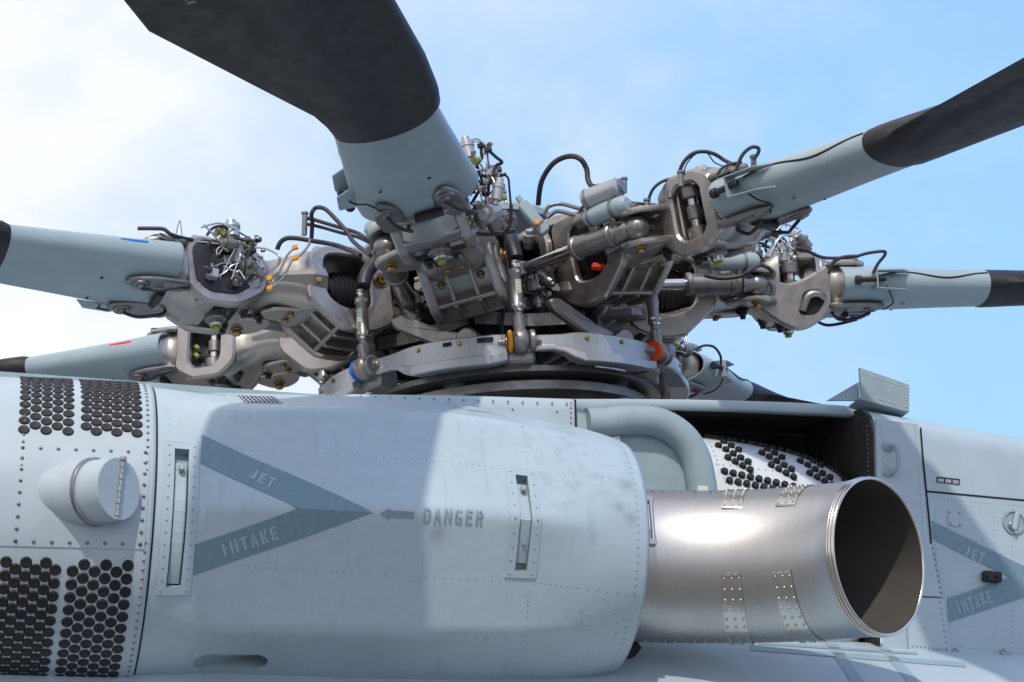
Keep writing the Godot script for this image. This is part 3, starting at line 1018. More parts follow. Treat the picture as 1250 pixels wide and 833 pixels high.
func build_exhaust() -> void:
	var st := mb()
	var R := 0.294
	var rings := []
	for i in 49:
		var t := i / 48.0
		var ring := []
		for k in 97: ring.append(duct_pt(t, TAU * k / 96.0, R + 0.004 * smoothstep(0.9, 1.0, t)))
		rings.append(ring)
	smooth(st)
	for i in 48:
		for k in 96:
			for e in [[0, 0], [0, 1], [1, 1], [0, 0], [1, 1], [1, 0]]:
				st.set_uv(Vector2((k + e[1]) / 96.0, (i + e[0]) / 48.0))
				st.add_vertex(rings[i + e[0]][k + e[1]])
	var duct := part("exhaust_duct", st, heat_stained(), heli, body)
	st = mb()
	rings = []
	for i in 49:
		var t := i / 48.0
		var ring := []
		for k in 96: ring.append(duct_pt(t, TAU * k / 96.0, R - 0.008))
		rings.append(ring)
	loft(st, rings, true, true, false)
	part("duct_lining", st, M.ductin, duct)
	# rolled double lip at the outlet
	for q in [[0.968, 0.004, 0.006], [0.983, 0.005, 0.007], [1.0, 0.003, 0.007]]:
		st = mb()
		rings = []
		var c := duct_path(q[0])
		for k in 97:
			var w := TAU * k / 96.0
			var b := frame(c[1], Vector3.UP)
			var rad := (b.x * cos(w) + b.z * sin(w))
			var ring := []
			for j in 10: ring.append(c[0] + rad * (R + q[1] - 0.004 + cos(TAU * j / 10.0) * q[2]) + c[1] * sin(TAU * j / 10.0) * q[2])
			rings.append(ring)
		loft(st, rings, true, false, false)
		part("outlet_lip", st, M.lip, duct)
	# riveted joint straps above and below
	var nb := PI / 2   # frame(): x is horizontal; z carries the vertical
	var rv := mb()
	for q in [[0.47, 0], [0.72, 0], [0.47, 1], [0.72, 1]]:
		st = mb()
		var strap := []
		var w0 := 0.0; var w1 := 0.0
		# angle measured from straight up (q1 = 0) or straight down, towards the viewer
		var lo := -0.5; var hi := 0.92
		if q[1] == 1: lo = 0.98 if q[0] < 0.6 else 1.0; 
		smooth(st)
		var A := func(t: float, down: float, off: float) -> Vector3:
			var c := duct_path(t)
			var up: Vector3 = (Vector3.UP - c[1] * c[1].y).normalized()
			var near: Vector3 = c[1].cross(up) * -1.0
			if near.z < 0: near = -near
			return c[0] + (up * cos(down) + near * sin(down)) * (R + off)
		if q[1] == 1:
			lo = 1.82; hi = 3.4
		for i in 20:
			var f0 := lerpf(lo, hi, i / 20.0); var f1 := lerpf(lo, hi, (i + 1) / 20.0)
			var h := 0.047
			quad(st, A.call(q[0] - h, f0, 0.0025), A.call(q[0] + h, f0, 0.0025), A.call(q[0] + h, f1, 0.0025), A.call(q[0] - h, f1, 0.0025))
		for e in [hi if q[1] == 0 else lo]:
			quad(st, A.call(q[0] - 0.047, e, 0.0025), A.call(q[0] + 0.047, e, 0.0025), A.call(q[0] + 0.047, e, -0.001), A.call(q[0] - 0.047, e, -0.001))
		part("joint_strap", st, M.duct, duct)
		for i in 11:
			var f := lerpf(lo, hi, (i + 0.5) / 11.0)
			for e in [-0.036, 0.0, 0.036]:
				var p: Vector3 = A.call(q[0] + e, f, 0.002)
				dome(rv, p, (p - duct_path(q[0] + e)[0]).normalized(), 0.0062, 0.007)
	for i in 46:
		var t := 0.12 + i * 0.018
		var p := duct_path(t)
		dome(rv, p[0] + Vector3(0, R, -0.02), Vector3.UP, 0.006, 0.008)
		if i % 2 == 0: dome(rv, p[0] + Vector3(0, -R + 0.001, 0.02), Vector3.DOWN, 0.006, 0.006)
	part("duct_rivet", rv, M.rivet3, duct, Transform3D.IDENTITY, "stuff")
	# small clip standing on the duct
	st = mb()
	var cl := duct_path(0.36)
	box(st, cl[0] + Vector3(0, R + 0.018, -0.06), Vector3(0.045, 0.036, 0.012), Basis.IDENTITY, 0.003)
	box(st, cl[0] + Vector3(0, R + 0.004, -0.04), Vector3(0.05, 0.008, 0.04), Basis.IDENTITY, 0.002)
	part("duct_clip", st, M.label, duct)

# ------------------------------------------------------------------ fuselage
const SIDE := 1.0
var sp_prof := [Vector2(0.9, -1.60), Vector2(1.0, -1.632), Vector2(1.2, -1.69), Vector2(1.4, -1.775), Vector2(1.6, -1.89), Vector2(1.78, -2.04), Vector2(1.92, -2.25), Vector2(2.0, -2.55), Vector2(1.95, -2.95), Vector2(1.6, -3.4), Vector2(0.2, -3.55)]

func sp_u(l: float) -> float:
	for i in sp_prof.size() - 1:
		if l <= sp_prof[i + 1].x:
			return lerpf(sp_prof[i].y, sp_prof[i + 1].y, (l - sp_prof[i].x) / (sp_prof[i + 1].x - sp_prof[i].x))
	return -2.6

func sp_hit(px: float, py: float, off := 0.0) -> Vector3:
	var inv := body.affine_inverse()
	var c := inv * cam_pos
	var d := inv.basis * ray(px, py)
	var t := 6.0
	while t < 11.0:
		var q := c + d * t
		if q.z <= 1.92 and q.y < sp_u(q.z) + off: break
		t += 0.004
	return c + d * t + Vector3(0, off * 0.3, 0)

func poly3(st: SurfaceTool, pts: Array) -> void:
	smooth(st, false)
	for i in range(1, pts.size() - 1): tri(st, pts[0], pts[i], pts[i + 1])

func slab3(st: SurfaceTool, pts: Array, thick: Vector3) -> void:   # flat polygon given thickness
	smooth(st, false)
	poly3(st, pts)
	var o := []
	for p in pts: o.append(p + thick)
	var r := o.duplicate(); r.reverse()
	poly3(st, r)
	for i in pts.size():
		var k := (i + 1) % pts.size()
		quad(st, pts[i], o[i], o[k], pts[k])

func build_fuselage() -> void:
	# lower hull and sponson, one long shell
	var st := mb()
	var rings := []
	for i in 49:
		var a := -4.0 + i * 0.2
		var ring := []
		for k in sp_prof.size() - 1:
			for j in 4:
				var t := j / 4.0
				var p0: Vector2 = sp_prof[maxi(k - 1, 0)]; var p1: Vector2 = sp_prof[k]; var p2: Vector2 = sp_prof[k + 1]; var p3: Vector2 = sp_prof[mini(k + 2, sp_prof.size() - 1)]
				var q := p1.lerp(p2, t) if k < 5 else p1.cubic_interpolate(p2, p0, p3, t)
				ring.append(Vector3(a, q.y, q.x))
		rings.append(ring)
	loft(st, rings, false, false, false)
	var hull := part("sponson", st, M.paint, heli, body)
	# walkway stripes on it
	for q in [[[914, 789], [1178, 809.5], [1180, 815.5], [916, 795]], [[1008, 786], [1022, 786.5], [1060, 840], [1043, 840]], [[1072, 790], [1084, 791], [1129, 840], [1113, 840]], [[925, 784.5], [1120, 797], [1120, 800], [926, 787.5]]]:
		st = mb()
		var n := 14
		smooth(st)
		for i in n:
			for j in 4:
				var c := []
				for e in [[i, j], [i + 1, j], [i + 1, j + 1], [i, j + 1]]:
					var u: float = float(e[0]) / n; var w: float = e[1] / 4.0
					var longx := absf(q[1][0] - q[0][0]) > 40
					var x: float; var y: float
					if longx:
						x = lerpf(lerpf(q[0][0], q[1][0], u), lerpf(q[3][0], q[2][0], u), w); y = lerpf(lerpf(q[0][1], q[1][1], u), lerpf(q[3][1], q[2][1], u), w)
					else:
						x = lerpf(lerpf(q[0][0], q[3][0], u), lerpf(q[1][0], q[2][0], u), w); y = lerpf(lerpf(q[0][1], q[3][1], u), lerpf(q[1][1], q[2][1], u), w)
					var h := sp_hit(x, y)
					c.append(Vector3(h.x, sp_u(h.z) + 0.002, h.z + 0.001))
				quad(st, c[0], c[1], c[2], c[3])
		part("walkway_stripe", st, M.mark3, hull)
	# inner wall behind the engine
	st = mb()
	slab3(st, [Vector3(-4, -0.74, 0.92), Vector3(0.10, -0.70, 0.92), Vector3(0.10, -1.7, 0.92), Vector3(-4, -1.7, 0.92)], Vector3(0, 0, -0.03))
	part("fuselage_wall", st, M.trim, heli, body)
	# black gap seal between engine and sponson
	st = mb()
	var sp := []
	for q in [[776, 786], [764, 800], [752, 815], [738, 828], [716, 842]]:
		sp.append(side(q[0], q[1], 1.40))
	tube(st, sp, 0.03, 10, 5)
	part("gap_seal", st, M.rubber, heli, body)
	st = mb()
	for i in 12: rod(st, Vector3(0.55 + i * 0.07, -1.70, 1.08), Vector3(0.60 + i * 0.07, -1.70, 1.08), 0.03, 8)
	box(st, Vector3(1.2, -1.68, 1.03), Vector3(1.3, 0.05, 0.06))
	part("under_duct_rail", st, M.hole, heli, body)

	# ---- roof: strip above the nacelle, shelf over the bay
	st = mb()
	var roof := []
	for q in [[-4.0, -1.15], [-1.3, -0.86], [-0.86, -0.745], [-0.4, -0.712], [0.07, -0.688]]:
		var u: float = q[1]
		roof.append([Vector3(q[0], u - 0.34, 1.12), Vector3(q[0], u - 0.06, 1.13), Vector3(q[0], u - 0.02, 1.122), Vector3(q[0], u, 1.10), Vector3(q[0], u + 0.03, 0.9), Vector3(q[0], u + 0.06, 0.4), Vector3(q[0], u + 0.06, -0.4), Vector3(q[0], u + 0.0, -1.1)])
	loft(st, roof, false, false, false)
	var rf := part("engine_cover", st, M.paint2, heli, body)
	st = mb()
	for i in 15:
		var px := 440.0 + i * 18.0
		var p := side(px, lerpf(484, 493, i / 14.0), 1.131)
		dome(st, p, Vector3(0, 0.1, 1), 0.005, 0.003)
		if i % 3 == 1: dome(st, side(px + 6, lerpf(490, 504, i / 14.0), 1.131), Vector3(0, 0, 1), 0.005, 0.003)
	for i in 7: dome(st, side(697, 492 + i * 6, 1.131), Vector3(0, 0, 1), 0.004, 0.003)
	part("rivet_row", st, M.rivet2, rf, Transform3D.IDENTITY, "stuff")
	st = mb()
	var s0 := side(701, 488, 1.131); var s1 := side(702, 528, 1.131)
	slab3(st, [s0, s0 + Vector3(0.008, 0, 0), s1 + Vector3(0.008, 0, 0), s1], Vector3(0, 0, 0.002))
	part("panel_seam", st, M.hole, rf)
	# shelf: overhanging lip with a dipped corner at its forward end
	st = mb()
	var topl := [[701, 486.5], [760, 486.5], [830, 487], [900, 488.5], [960, 490.5], [1010, 493], [1052, 496], [1069, 500]]
	var botl := [[701, 497], [722, 505], [738, 501], [770, 497.5], [830, 498], [900, 500], [960, 503], [1010, 505.5], [1052, 508.5], [1069, 511]]
	var fr := []
	for i in 29:
		var t := i / 28.0
		var x := lerpf(701, 1069, t)
		var yt := interp(topl, x); var yb := interp(botl, x)
		var pt := side(x, yt, 0.82); var pb := side(x, yb, 0.82)
		fr.append([pb + Vector3(0, 0.004, -0.07), pb + Vector3(0, 0, -0.03), pb + Vector3(0, 0.001, -0.004), pb + Vector3(0, 0.004, 0), pt + Vector3(0, -0.008, 0), pt + Vector3(0, -0.002, -0.004), pt + Vector3(0, 0.006, -0.07)])
	loft(st, fr, true, true, true)
	part("roof_shelf", st, M.paint, heli, body)
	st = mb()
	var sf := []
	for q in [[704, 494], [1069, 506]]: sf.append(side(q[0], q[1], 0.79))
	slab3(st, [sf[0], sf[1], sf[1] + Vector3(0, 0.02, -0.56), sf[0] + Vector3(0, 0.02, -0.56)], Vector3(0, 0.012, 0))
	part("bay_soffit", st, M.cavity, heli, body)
	st = mb()
	slab3(st, [Vector3(-4, -1.15, 0.8), Vector3(0.0, -0.74, 0.8), Vector3(0.0, -0.74, -1.2), Vector3(-4, -1.15, -1.2)], Vector3(0, -0.02, 0))
	part("upper_deck", st, M.trim, heli, body)
	# forward corner plates of the bay
	st = mb()
	var c := []
	for q in [[702, 503], [722, 509], [742, 503], [748, 528], [720, 530], [702, 526]]: c.append(side(q[0], q[1], 1.10))
	slab3(st, c, Vector3(0, 0, -0.01))
	part("corner_plate", st, M.paint2, heli, body)

	# ---- engine bay: back wall, roof, aft wall
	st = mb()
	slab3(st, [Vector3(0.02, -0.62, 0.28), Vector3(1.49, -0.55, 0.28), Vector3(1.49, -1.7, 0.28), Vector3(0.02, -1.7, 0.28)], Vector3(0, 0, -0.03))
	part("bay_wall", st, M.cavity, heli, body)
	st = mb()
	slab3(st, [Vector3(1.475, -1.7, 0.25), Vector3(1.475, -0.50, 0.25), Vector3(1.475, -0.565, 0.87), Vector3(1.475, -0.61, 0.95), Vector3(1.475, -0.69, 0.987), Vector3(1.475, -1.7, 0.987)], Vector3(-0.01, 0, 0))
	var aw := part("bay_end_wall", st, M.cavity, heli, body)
	st = mb()
	for i in 24:
		dome(st, Vector3(1.463, -0.66 - i * 0.02, 0.955), Vector3.LEFT, 0.0035, 0.003)
		if i < 14: dome(st, Vector3(1.463, -0.93 - i * 0.004, 0.94 - i * 0.025), Vector3.LEFT, 0.0035, 0.003)
	part("rivet_row", st, M.rivet, aw, Transform3D.IDENTITY, "stuff")
	# curved trim duct and the flat panel inside it
	st = mb()
	var tr := []
	for q in [[716, 517], [740, 516], [772, 513], [805, 517], [832, 533], [848, 557], [855, 585], [858, 612], [858, 650]]: tr.append(side(q[0], q[1], 1.10))
	tube(st, tr, 0.064, 20, 6)
	part("bent_trim_duct", st, M.trim, heli, body)
	st = mb()
	c = []
	for q in [[736, 528], [775, 524], [812, 530], [838, 560], [846, 600], [846, 660], [736, 660]]: c.append(side(q[0], q[1], 1.08))
	slab3(st, c, Vector3(0, 0, -0.02))
	part("side_panel", st, M.trim, heli, body)
	st = mb()
	c = []
	for q in [[748, 533], [757, 533], [757, 548], [750, 548]]: c.append(side(q[0], q[1], 1.12))
	slab3(st, c, Vector3(0, 0, -0.02))
	part("support_strip", st, M.label, heli, body)

	# ---- aft fuselage with rounded shoulder
	st = mb()
	var af := []
	for i in 41:
		var a := 1.478 + i * 0.1
		var topu := -0.575 - 0.085 * (a - 1.48)
		var ring := [Vector3(a, -1.66, SIDE), Vector3(a, -1.3, SIDE), Vector3(a, -1.0, SIDE)]
		for k in 9:
			var w := k / 8.0 * PI / 2
			ring.append(Vector3(a, topu - 0.12 + 0.12 * sin(w), SIDE - 0.12 + 0.12 * cos(w)))
		ring.append(Vector3(a, topu + 0.02, 0.4)); ring.append(Vector3(a, topu + 0.02, -0.4)); ring.append(Vector3(a, topu - 0.2, -1.0))
		af.append(ring)
	loft(st, af, false, false, false)
	var aft := part("aft_fuselage", st, M.paint, heli, body)
	var seam := func(pts: Array, wd: float) -> void:
		var s2 := mb()
		smooth(s2)
		for i in pts.size() - 1:
			var p: Vector3 = side(pts[i][0], pts[i][1], SIDE + 0.002); var q: Vector3 = side(pts[i + 1][0], pts[i + 1][1], SIDE + 0.002)
			var nrm := (q - p).cross(Vector3(0, 0, 1)).normalized() * wd
			quad(s2, p - nrm, q - nrm, q + nrm, p + nrm)
		part("panel_seam", s2, M.hole, aft)
	seam.call([[1124, 522], [1127, 560], [1131, 600], [1135, 640], [1137, 664]], 0.0045)
	seam.call([[1131, 600], [1180, 604.5], [1250, 611], [1300, 616]], 0.004)
	# raised shroud panel beside the seam
	st = mb()
	c = []
	for q in [[1070, 512], [1121, 518], [1124, 560], [1128, 600], [1134, 664], [1134, 700], [1072, 700]]: c.append(side(q[0], q[1], SIDE + 0.006))
	slab3(st, c, Vector3(0, 0, -0.012))
	part("shroud_panel", st, M.paint2, aft)
	st = mb()
	for i in 26:
		var y := 520.0 + i * 5.6
		dome(st, side(1076 + (y - 520) * 0.05, y, SIDE + 0.006), Vector3(0, 0, 1), 0.0035, 0.0022)
		dome(st, side(1117 + (y - 520) * 0.08, y, SIDE + 0.006), Vector3(0, 0, 1), 0.0035, 0.0022)
	for i in 20:
		dome(st, side(1142 + (i % 2), 620 + i * 4.6, SIDE), Vector3(0, 0, 1), 0.0032, 0.0018)
		dome(st, side(1147 + i * 5.3, 609.5 + i * 0.45, SIDE), Vector3(0, 0, 1), 0.0032, 0.0018)
		dome(st, side(1186 + (i % 2) * 3, 618 + i * 8.6, SIDE), Vector3(0, 0, 1), 0.0032, 0.0018)
		dome(st, side(1170 + i * 4.2, 790 + i * 0.42, SIDE), Vector3(0, 0, 1), 0.0032, 0.0018)
		dome(st, side(1214, 622 + i * 8.4, SIDE), Vector3(0, 0, 1), 0.0032, 0.0018)
		dome(st, side(1236, 660 + i * 6.6, SIDE), Vector3(0, 0, 1), 0.0032, 0.0018)
		dome(st, side(1150 + i * 5.2, 640.0 + i * 0.45 + 30, SIDE), Vector3(0, 0, 1), 0.0028, 0.0016)
	part("rivet_row", st, M.rivet, aft, Transform3D.IDENTITY, "stuff")
	# grab handle
	st = mb()
	var h0 := side(1084, 546, SIDE + 0.006); var h1 := side(1085, 577, SIDE + 0.006)
	for h in [h0, h1]:
		lathe(st, h, Vector3(0, 0, 1), [Vector2(0, 0.024), Vector2(0.006, 0.022), Vector2(0.014, 0.012)], 18, true, 1.3, 1.0, Vector3.UP)
	tube(st, [h0, h0 + Vector3(0.012, 0.002, 0.03), h0 + Vector3(0.022, -0.02, 0.045), h1 + Vector3(0.022, 0.02, 0.045), h1 + Vector3(0.012, -0.002, 0.03), h1], 0.009, 10, 5)
	part("grab_handle", st, M.trim, aft)
	# louvre, hatch plate, round latch, black sensor block
	st = mb()
	c = []
	for q in [[1144, 582], [1172, 585], [1172, 592], [1144, 589]]: c.append(side(q[0], q[1], SIDE + 0.003))
	slab3(st, c, Vector3(0, 0, -0.006))
	part("louvre", st, M.cavity, aft)
	for k in 3:
		st = mb()
		c = []
		for q in [[1145.5 + k * 9, 584 + k], [1152.5 + k * 9, 585 + k], [1152.5 + k * 9, 589 + k], [1145.5 + k * 9, 588.4 + k]]: c.append(side(q[0], q[1], SIDE + 0.006))
		slab3(st, c, Vector3(0, 0, -0.004))
		part("louvre_slat", st, M.alu, aft)
	st = mb()
	c = []
	for q in [[1157.5, 623.5], [1173, 625], [1174, 643], [1158.5, 641.5]]: c.append(side(q[0], q[1], SIDE + 0.005))
	slab3(st, c, Vector3(0, 0, -0.006))
	var hp := part("hatch_plate", st, M.paint, aft)
	st = mb()
	for q in [[1159.5, 626], [1171.5, 627], [1172, 640.5], [1160.5, 639.5]]: dome(st, side(q[0], q[1], SIDE + 0.005), Vector3(0, 0, 1), 0.005, 0.004)
	part("screw_head", st, M.rivet2, hp, Transform3D.IDENTITY, "stuff")
	st = mb()
	var rl := side(1238, 638, SIDE + 0.002)
	lathe(st, rl, Vector3(0, 0, 1), [Vector2(0, 0.056), Vector2(0.006, 0.054), Vector2(0.007, 0.047), Vector2(0.001, 0.045), Vector2(0.001, 0.0)], 32)
	var lat := part("round_latch", st, M.trim, aft)
	st = mb()
	box(st, rl + Vector3(0.004, 0.004, 0.012), Vector3(0.022, 0.085, 0.016), Basis(Vector3.BACK, -0.25), 0.005)
	part("latch_handle", st, M.paint2, lat)
	st = mb()
	ball(st, rl + Vector3(-0.028, -0.012, 0.016), 0.009)
	rod(st, rl + Vector3(-0.028, -0.012, 0.014), rl + Vector3(0.0, -0.045, 0.012), 0.005, 8)
	ball(st, rl + Vector3(0.002, -0.047, 0.012), 0.008)
	part("latch_pin", st, M.steel, lat)
	st = mb()
	box(st, side(1211, 704.5, SIDE + 0.02), Vector3(0.082, 0.045, 0.04), Basis(Vector3.BACK, -0.03), 0.005)
	var sb := part("sensor_block", st, M.rubber, aft)
	st = mb()
	for d in [-0.022, 0.024]: bolt(st, side(1211, 704.5, SIDE + 0.039) + Vector3(d, 0.0, 0), Vector3(0, 0, 1), 0.006)
	part("bolt", st, M.hole, sb)
	# bright scuff plates at the foot of the shroud
	for q in [[[1113, 663], [1137, 664.5], [1144, 700], [1152, 729], [1108, 727], [1112, 700]], [[1107, 729.5], [1152.5, 731], [1161, 799], [1110, 794]]]:
		st = mb()
		c = []
		for e in q: c.append(side(e[0], e[1], SIDE + 0.018))
		slab3(st, c, Vector3(0, 0, -0.02))
		part("scuff_plate", st, M.paint2, aft)
	st = mb()
	for i in 9:
		var t := i / 8.0
		dome(st, side(lerpf(1139, 1149, t), lerpf(670, 724, t), SIDE + 0.018), Vector3(0, 0, 1), 0.0055, 0.004)
		dome(st, side(lerpf(1148, 1156, t), lerpf(736, 792, t), SIDE + 0.018), Vector3(0, 0, 1), 0.004, 0.003)
		dome(st, side(lerpf(1114, 1155, t), lerpf(789, 794, t), SIDE + 0.018), Vector3(0, 0, 1), 0.004, 0.003)
	part("rivet_row", st, M.rivet2, aft, Transform3D.IDENTITY, "stuff")
	# chevron and words on the aft side
	st = mb()
	var z := SIDE + 0.003
	var cv := []
	for q in [[1138, 636], [1296, 714], [1233, 705], [1139, 658.5]]: cv.append(side(q[0], q[1], z))
	poly3(st, cv)
	cv = []
	for q in [[1157, 731], [1233, 705], [1296, 714], [1159, 760]]: cv.append(side(q[0], q[1], z))
	poly3(st, cv)
	part("warning_chevron", st, M.mark, aft)
	var flat := func(w: Vector2) -> Vector3: return Vector3(w.x, w.y, z + 0.002)
	for q in [["JET", 1176, 678, 1199, 689, 13.0], ["INTAKE", 1170, 751, 1213, 736, 14.0]]:
		var p0 := side(q[1], q[2], z); var p1 := side(q[3], q[4], z)
		var al := Vector2(p1.x - p0.x, p1.y - p0.y)
		var n := len(q[0]) * 8.2 - 2.2
		var up: Vector2 = Vector2(-al.y, al.x).normalized() * al.length() * q[5] / Vector2(q[3] - q[1], q[4] - q[2]).length() / 10.0
		st = mb()
		lettering(st, q[0], flat, Vector2(p0.x, p0.y), al / n, up)
		part(q[0].to_lower() + "_lettering", st, M.letter, aft)
	st = mb()
	for q in [[1163, 796], [1222, 797]]:
		rod(st, side(q[0], q[1], SIDE + 0.01), side(q[0] + 10, q[1] + 3, SIDE + 0.01), 0.008, 8)
		rod(st, side(q[0] + 3, q[1] - 5, SIDE + 0.01), side(q[0] + 12, q[1] + 3, SIDE + 0.015), 0.005, 8)
	part("door_hinge", st, M.alu, aft)
	seam.call([[1163, 797], [1250, 803]], 0.003)

	# ---- riveted deflector vane on the roof
	st = mb()
	c = []
	for q in [[1049.5, 449], [1109, 469.5], [1110.5, 473], [1110, 501.5], [1107, 502.5], [1052, 487]]: c.append(side(q[0], q[1], 0.95))
	slab3(st, c, Vector3(0.004, 0, -0.022))
	var vane := part("deflector_vane", st, M.trim, heli, body)
	st = mb()
	c = []
	for q in [[1049, 466], [1049.5, 489], [1010, 489]]: c.append(side(q[0], q[1], 0.93))
	slab3(st, c, Vector3(0, 0, -0.015))
	part("vane_brace", st, M.trim, vane)
	st = mb()
	var w0 := side(1050, 485, 0.96); var w1 := side(1110, 501, 0.96)
	slab3(st, [w0, w1, w1 + Vector3(0, -0.012, -0.12), w0 + Vector3(0, -0.012, -0.12)], Vector3(0, -0.008, 0))
	part("vane_foot", st, M.trim, vane)
	st = mb()
	for i in 13:
		var t := i / 12.0
		dome(st, side(lerpf(1055, 1106, t), lerpf(455.5, 473, t), 0.951), Vector3(0, 0, 1), 0.0038, 0.003)
		dome(st, side(lerpf(1055, 1106, t), lerpf(482, 496.5, t), 0.951), Vector3(0, 0, 1), 0.0038, 0.003)
		if i < 7: dome(st, side(1107, lerpf(474, 496, i / 6.0), 0.951), Vector3(0, 0, 1), 0.0038, 0.003)
	part("rivet_row", st, M.label, vane, Transform3D.IDENTITY, "stuff")

func interp(pts: Array, x: float) -> float:
	for i in pts.size() - 1:
		if x <= pts[i + 1][0]:
			return lerpf(pts[i][1], pts[i + 1][1], clampf((x - pts[i][0]) / (pts[i + 1][0] - pts[i][0]), 0, 1))
	return pts[-1][1]

func build_second_engine() -> void:
	# the middle engine's own filter barrel, seen inside the bay
	var st := mb()
	var rings := []
	for i in 40:
		var a := 0.1 + i * 1.37 / 39.0
		var r := []
		for k in 80: r.append(skin(drum, a, TAU * k / 80.0))
		rings.append(r)
	loft(st, rings, true, true, true)
	var d := part("middle_filter_barrel", st, M.white, heli, body)
	st = mb()
	lathe(st, Vector3(0, -0.01, 0), Vector3.UP, [Vector2(0, 0.0158), Vector2(0.024, 0.0158), Vector2(0.027, 0.0138), Vector2(0.027, 0.0)], 14)
	st.generate_normals()
	var tubem := st.commit()
	var spots := []
	for o in [[845, 512, 0], [898, 521, 0], [945, 531, 0], [988, 541, 0], [1020, 551, 1]]:
		for c in 8:
			for r in 4:
				if r > c * 0.8 or (c >= 6 and r < c - 5) or c > (7 if o[2] == 0 else 4): continue
				spots.append([o[0] + 9.0 * c + 2.4 * r, o[1] + 4.9 * c + 9.6 * r])
	for c in 11:
		spots.append([884 + 10.5 * c, 577 + 2.3 * c])
		if c < 7: spots.append([890 + 10.5 * c, 588 + 2.0 * c])
	for q in spots:
		var h := hit(drum, q[0], q[1])
		if h.x < 1.5: put("filter_tube", tubem, M.disc, d, Transform3D(frame(skin_n(drum, h.x, h.y), Vector3.RIGHT), skin(drum, h.x, h.y)))
	st = mb()
	for i in 22:
		var x := 866.0 + i * 8.6
		for yy in [[568.0, 0.0], [520.0, 0.0]]:
			if yy[0] == 568.0:
				var h := hit(drum, x, 566 + i * 1.0)
				dome(st, skin(drum, h.x, h.y), skin_n(drum, h.x, h.y), 0.004, 0.003)
		if i < 12:
			var h2 := hit(drum, 862 + i * 2.2, 530 + i * 5.4)
			dome(st, skin(drum, h2.x, h2.y), skin_n(drum, h2.x, h2.y), 0.004, 0.003)
	part("panel_rivet", st, M.rivet2, d, Transform3D.IDENTITY, "stuff")

# ------------------------------------------------------------------ rotor head
# arm number, azimuth in degrees from the viewer towards the nose, outward slope
const ARMS := [[0, 10.74, 0.03], [1, 61.16, 0.03], [2, 108.92, 0.016], [3, 164.0, 0.03], [-1, -40.02, -0.033], [-2, -94.93, -0.035], [-3, -145.7, -0.01]]
const PITCH := 8.5
var arm_node := {}

func arm_xf(az: float, slope: float) -> Transform3D:
	var a := deg_to_rad(az)
	var b := Basis(Vector3(-sin(a), 0, cos(a)), Vector3.UP, Vector3(-cos(a), 0, -sin(a)))
	var root := Transform3D(b, b * Vector3(0.64, slope * -1.05, 0))
	root = root * Transform3D(Basis(Vector3.BACK, atan(slope)), Vector3.ZERO)
	return hubf * root * Transform3D(Basis(Vector3.RIGHT, deg_to_rad(PITCH)), Vector3.ZERO) * Transform3D(Basis.IDENTITY, Vector3(-0.6, 0, 0))

func blade_section(r: float, le: float, te: float, hw0: float, t: float, n := 48) -> Array:
	# spar ellipse from le to 2*hw0 - le, then a thin pocket to te
	var zc := le + hw0
	var out := []
	for i in n:
		var u := TAU * i / n
		var z: float
		var c := cos(u)
		if c < 0: z = zc + c * hw0
		else: z = zc + c * (te - zc)
		var x := (z - zc) / hw0
		var e := sqrt(maxf(0.0, 1.0 - minf(x * x, 1.0)))
		e = pow(e, 0.86)
		var wedge := 0.0
		if z > zc and te > le + 2.0 * hw0 + 0.01: wedge = 0.55 * (te - z) / (te - zc) + 0.015
		var y := t * maxf(e, wedge)
		out.append(Vector3(r, y * (1.0 if sin(u) >= 0 else -1.0), z))
	return out

func cuff_point(cuff: Array, r: float, u: float) -> Vector3:   # a point on the cuff's trailing side
	var q: Array = cuff[0]
	for i in 6:
		if r <= cuff[i][0] and r >= cuff[i + 1][0]:
			var t: float = (r - cuff[i + 1][0]) / (cuff[i][0] - cuff[i + 1][0])
			q = []
			for j in 5: q.append(lerpf(cuff[i + 1][j], cuff[i][j], t))
	var zc: float = q[1] + q[3]
	var z: float = zc + cos(u) * (q[2] - zc)
	var x: float = (z - zc) / q[3]
	return Vector3(r, q[4] * pow(maxf(0, 1 - x * x), 0.43), z + 0.001)

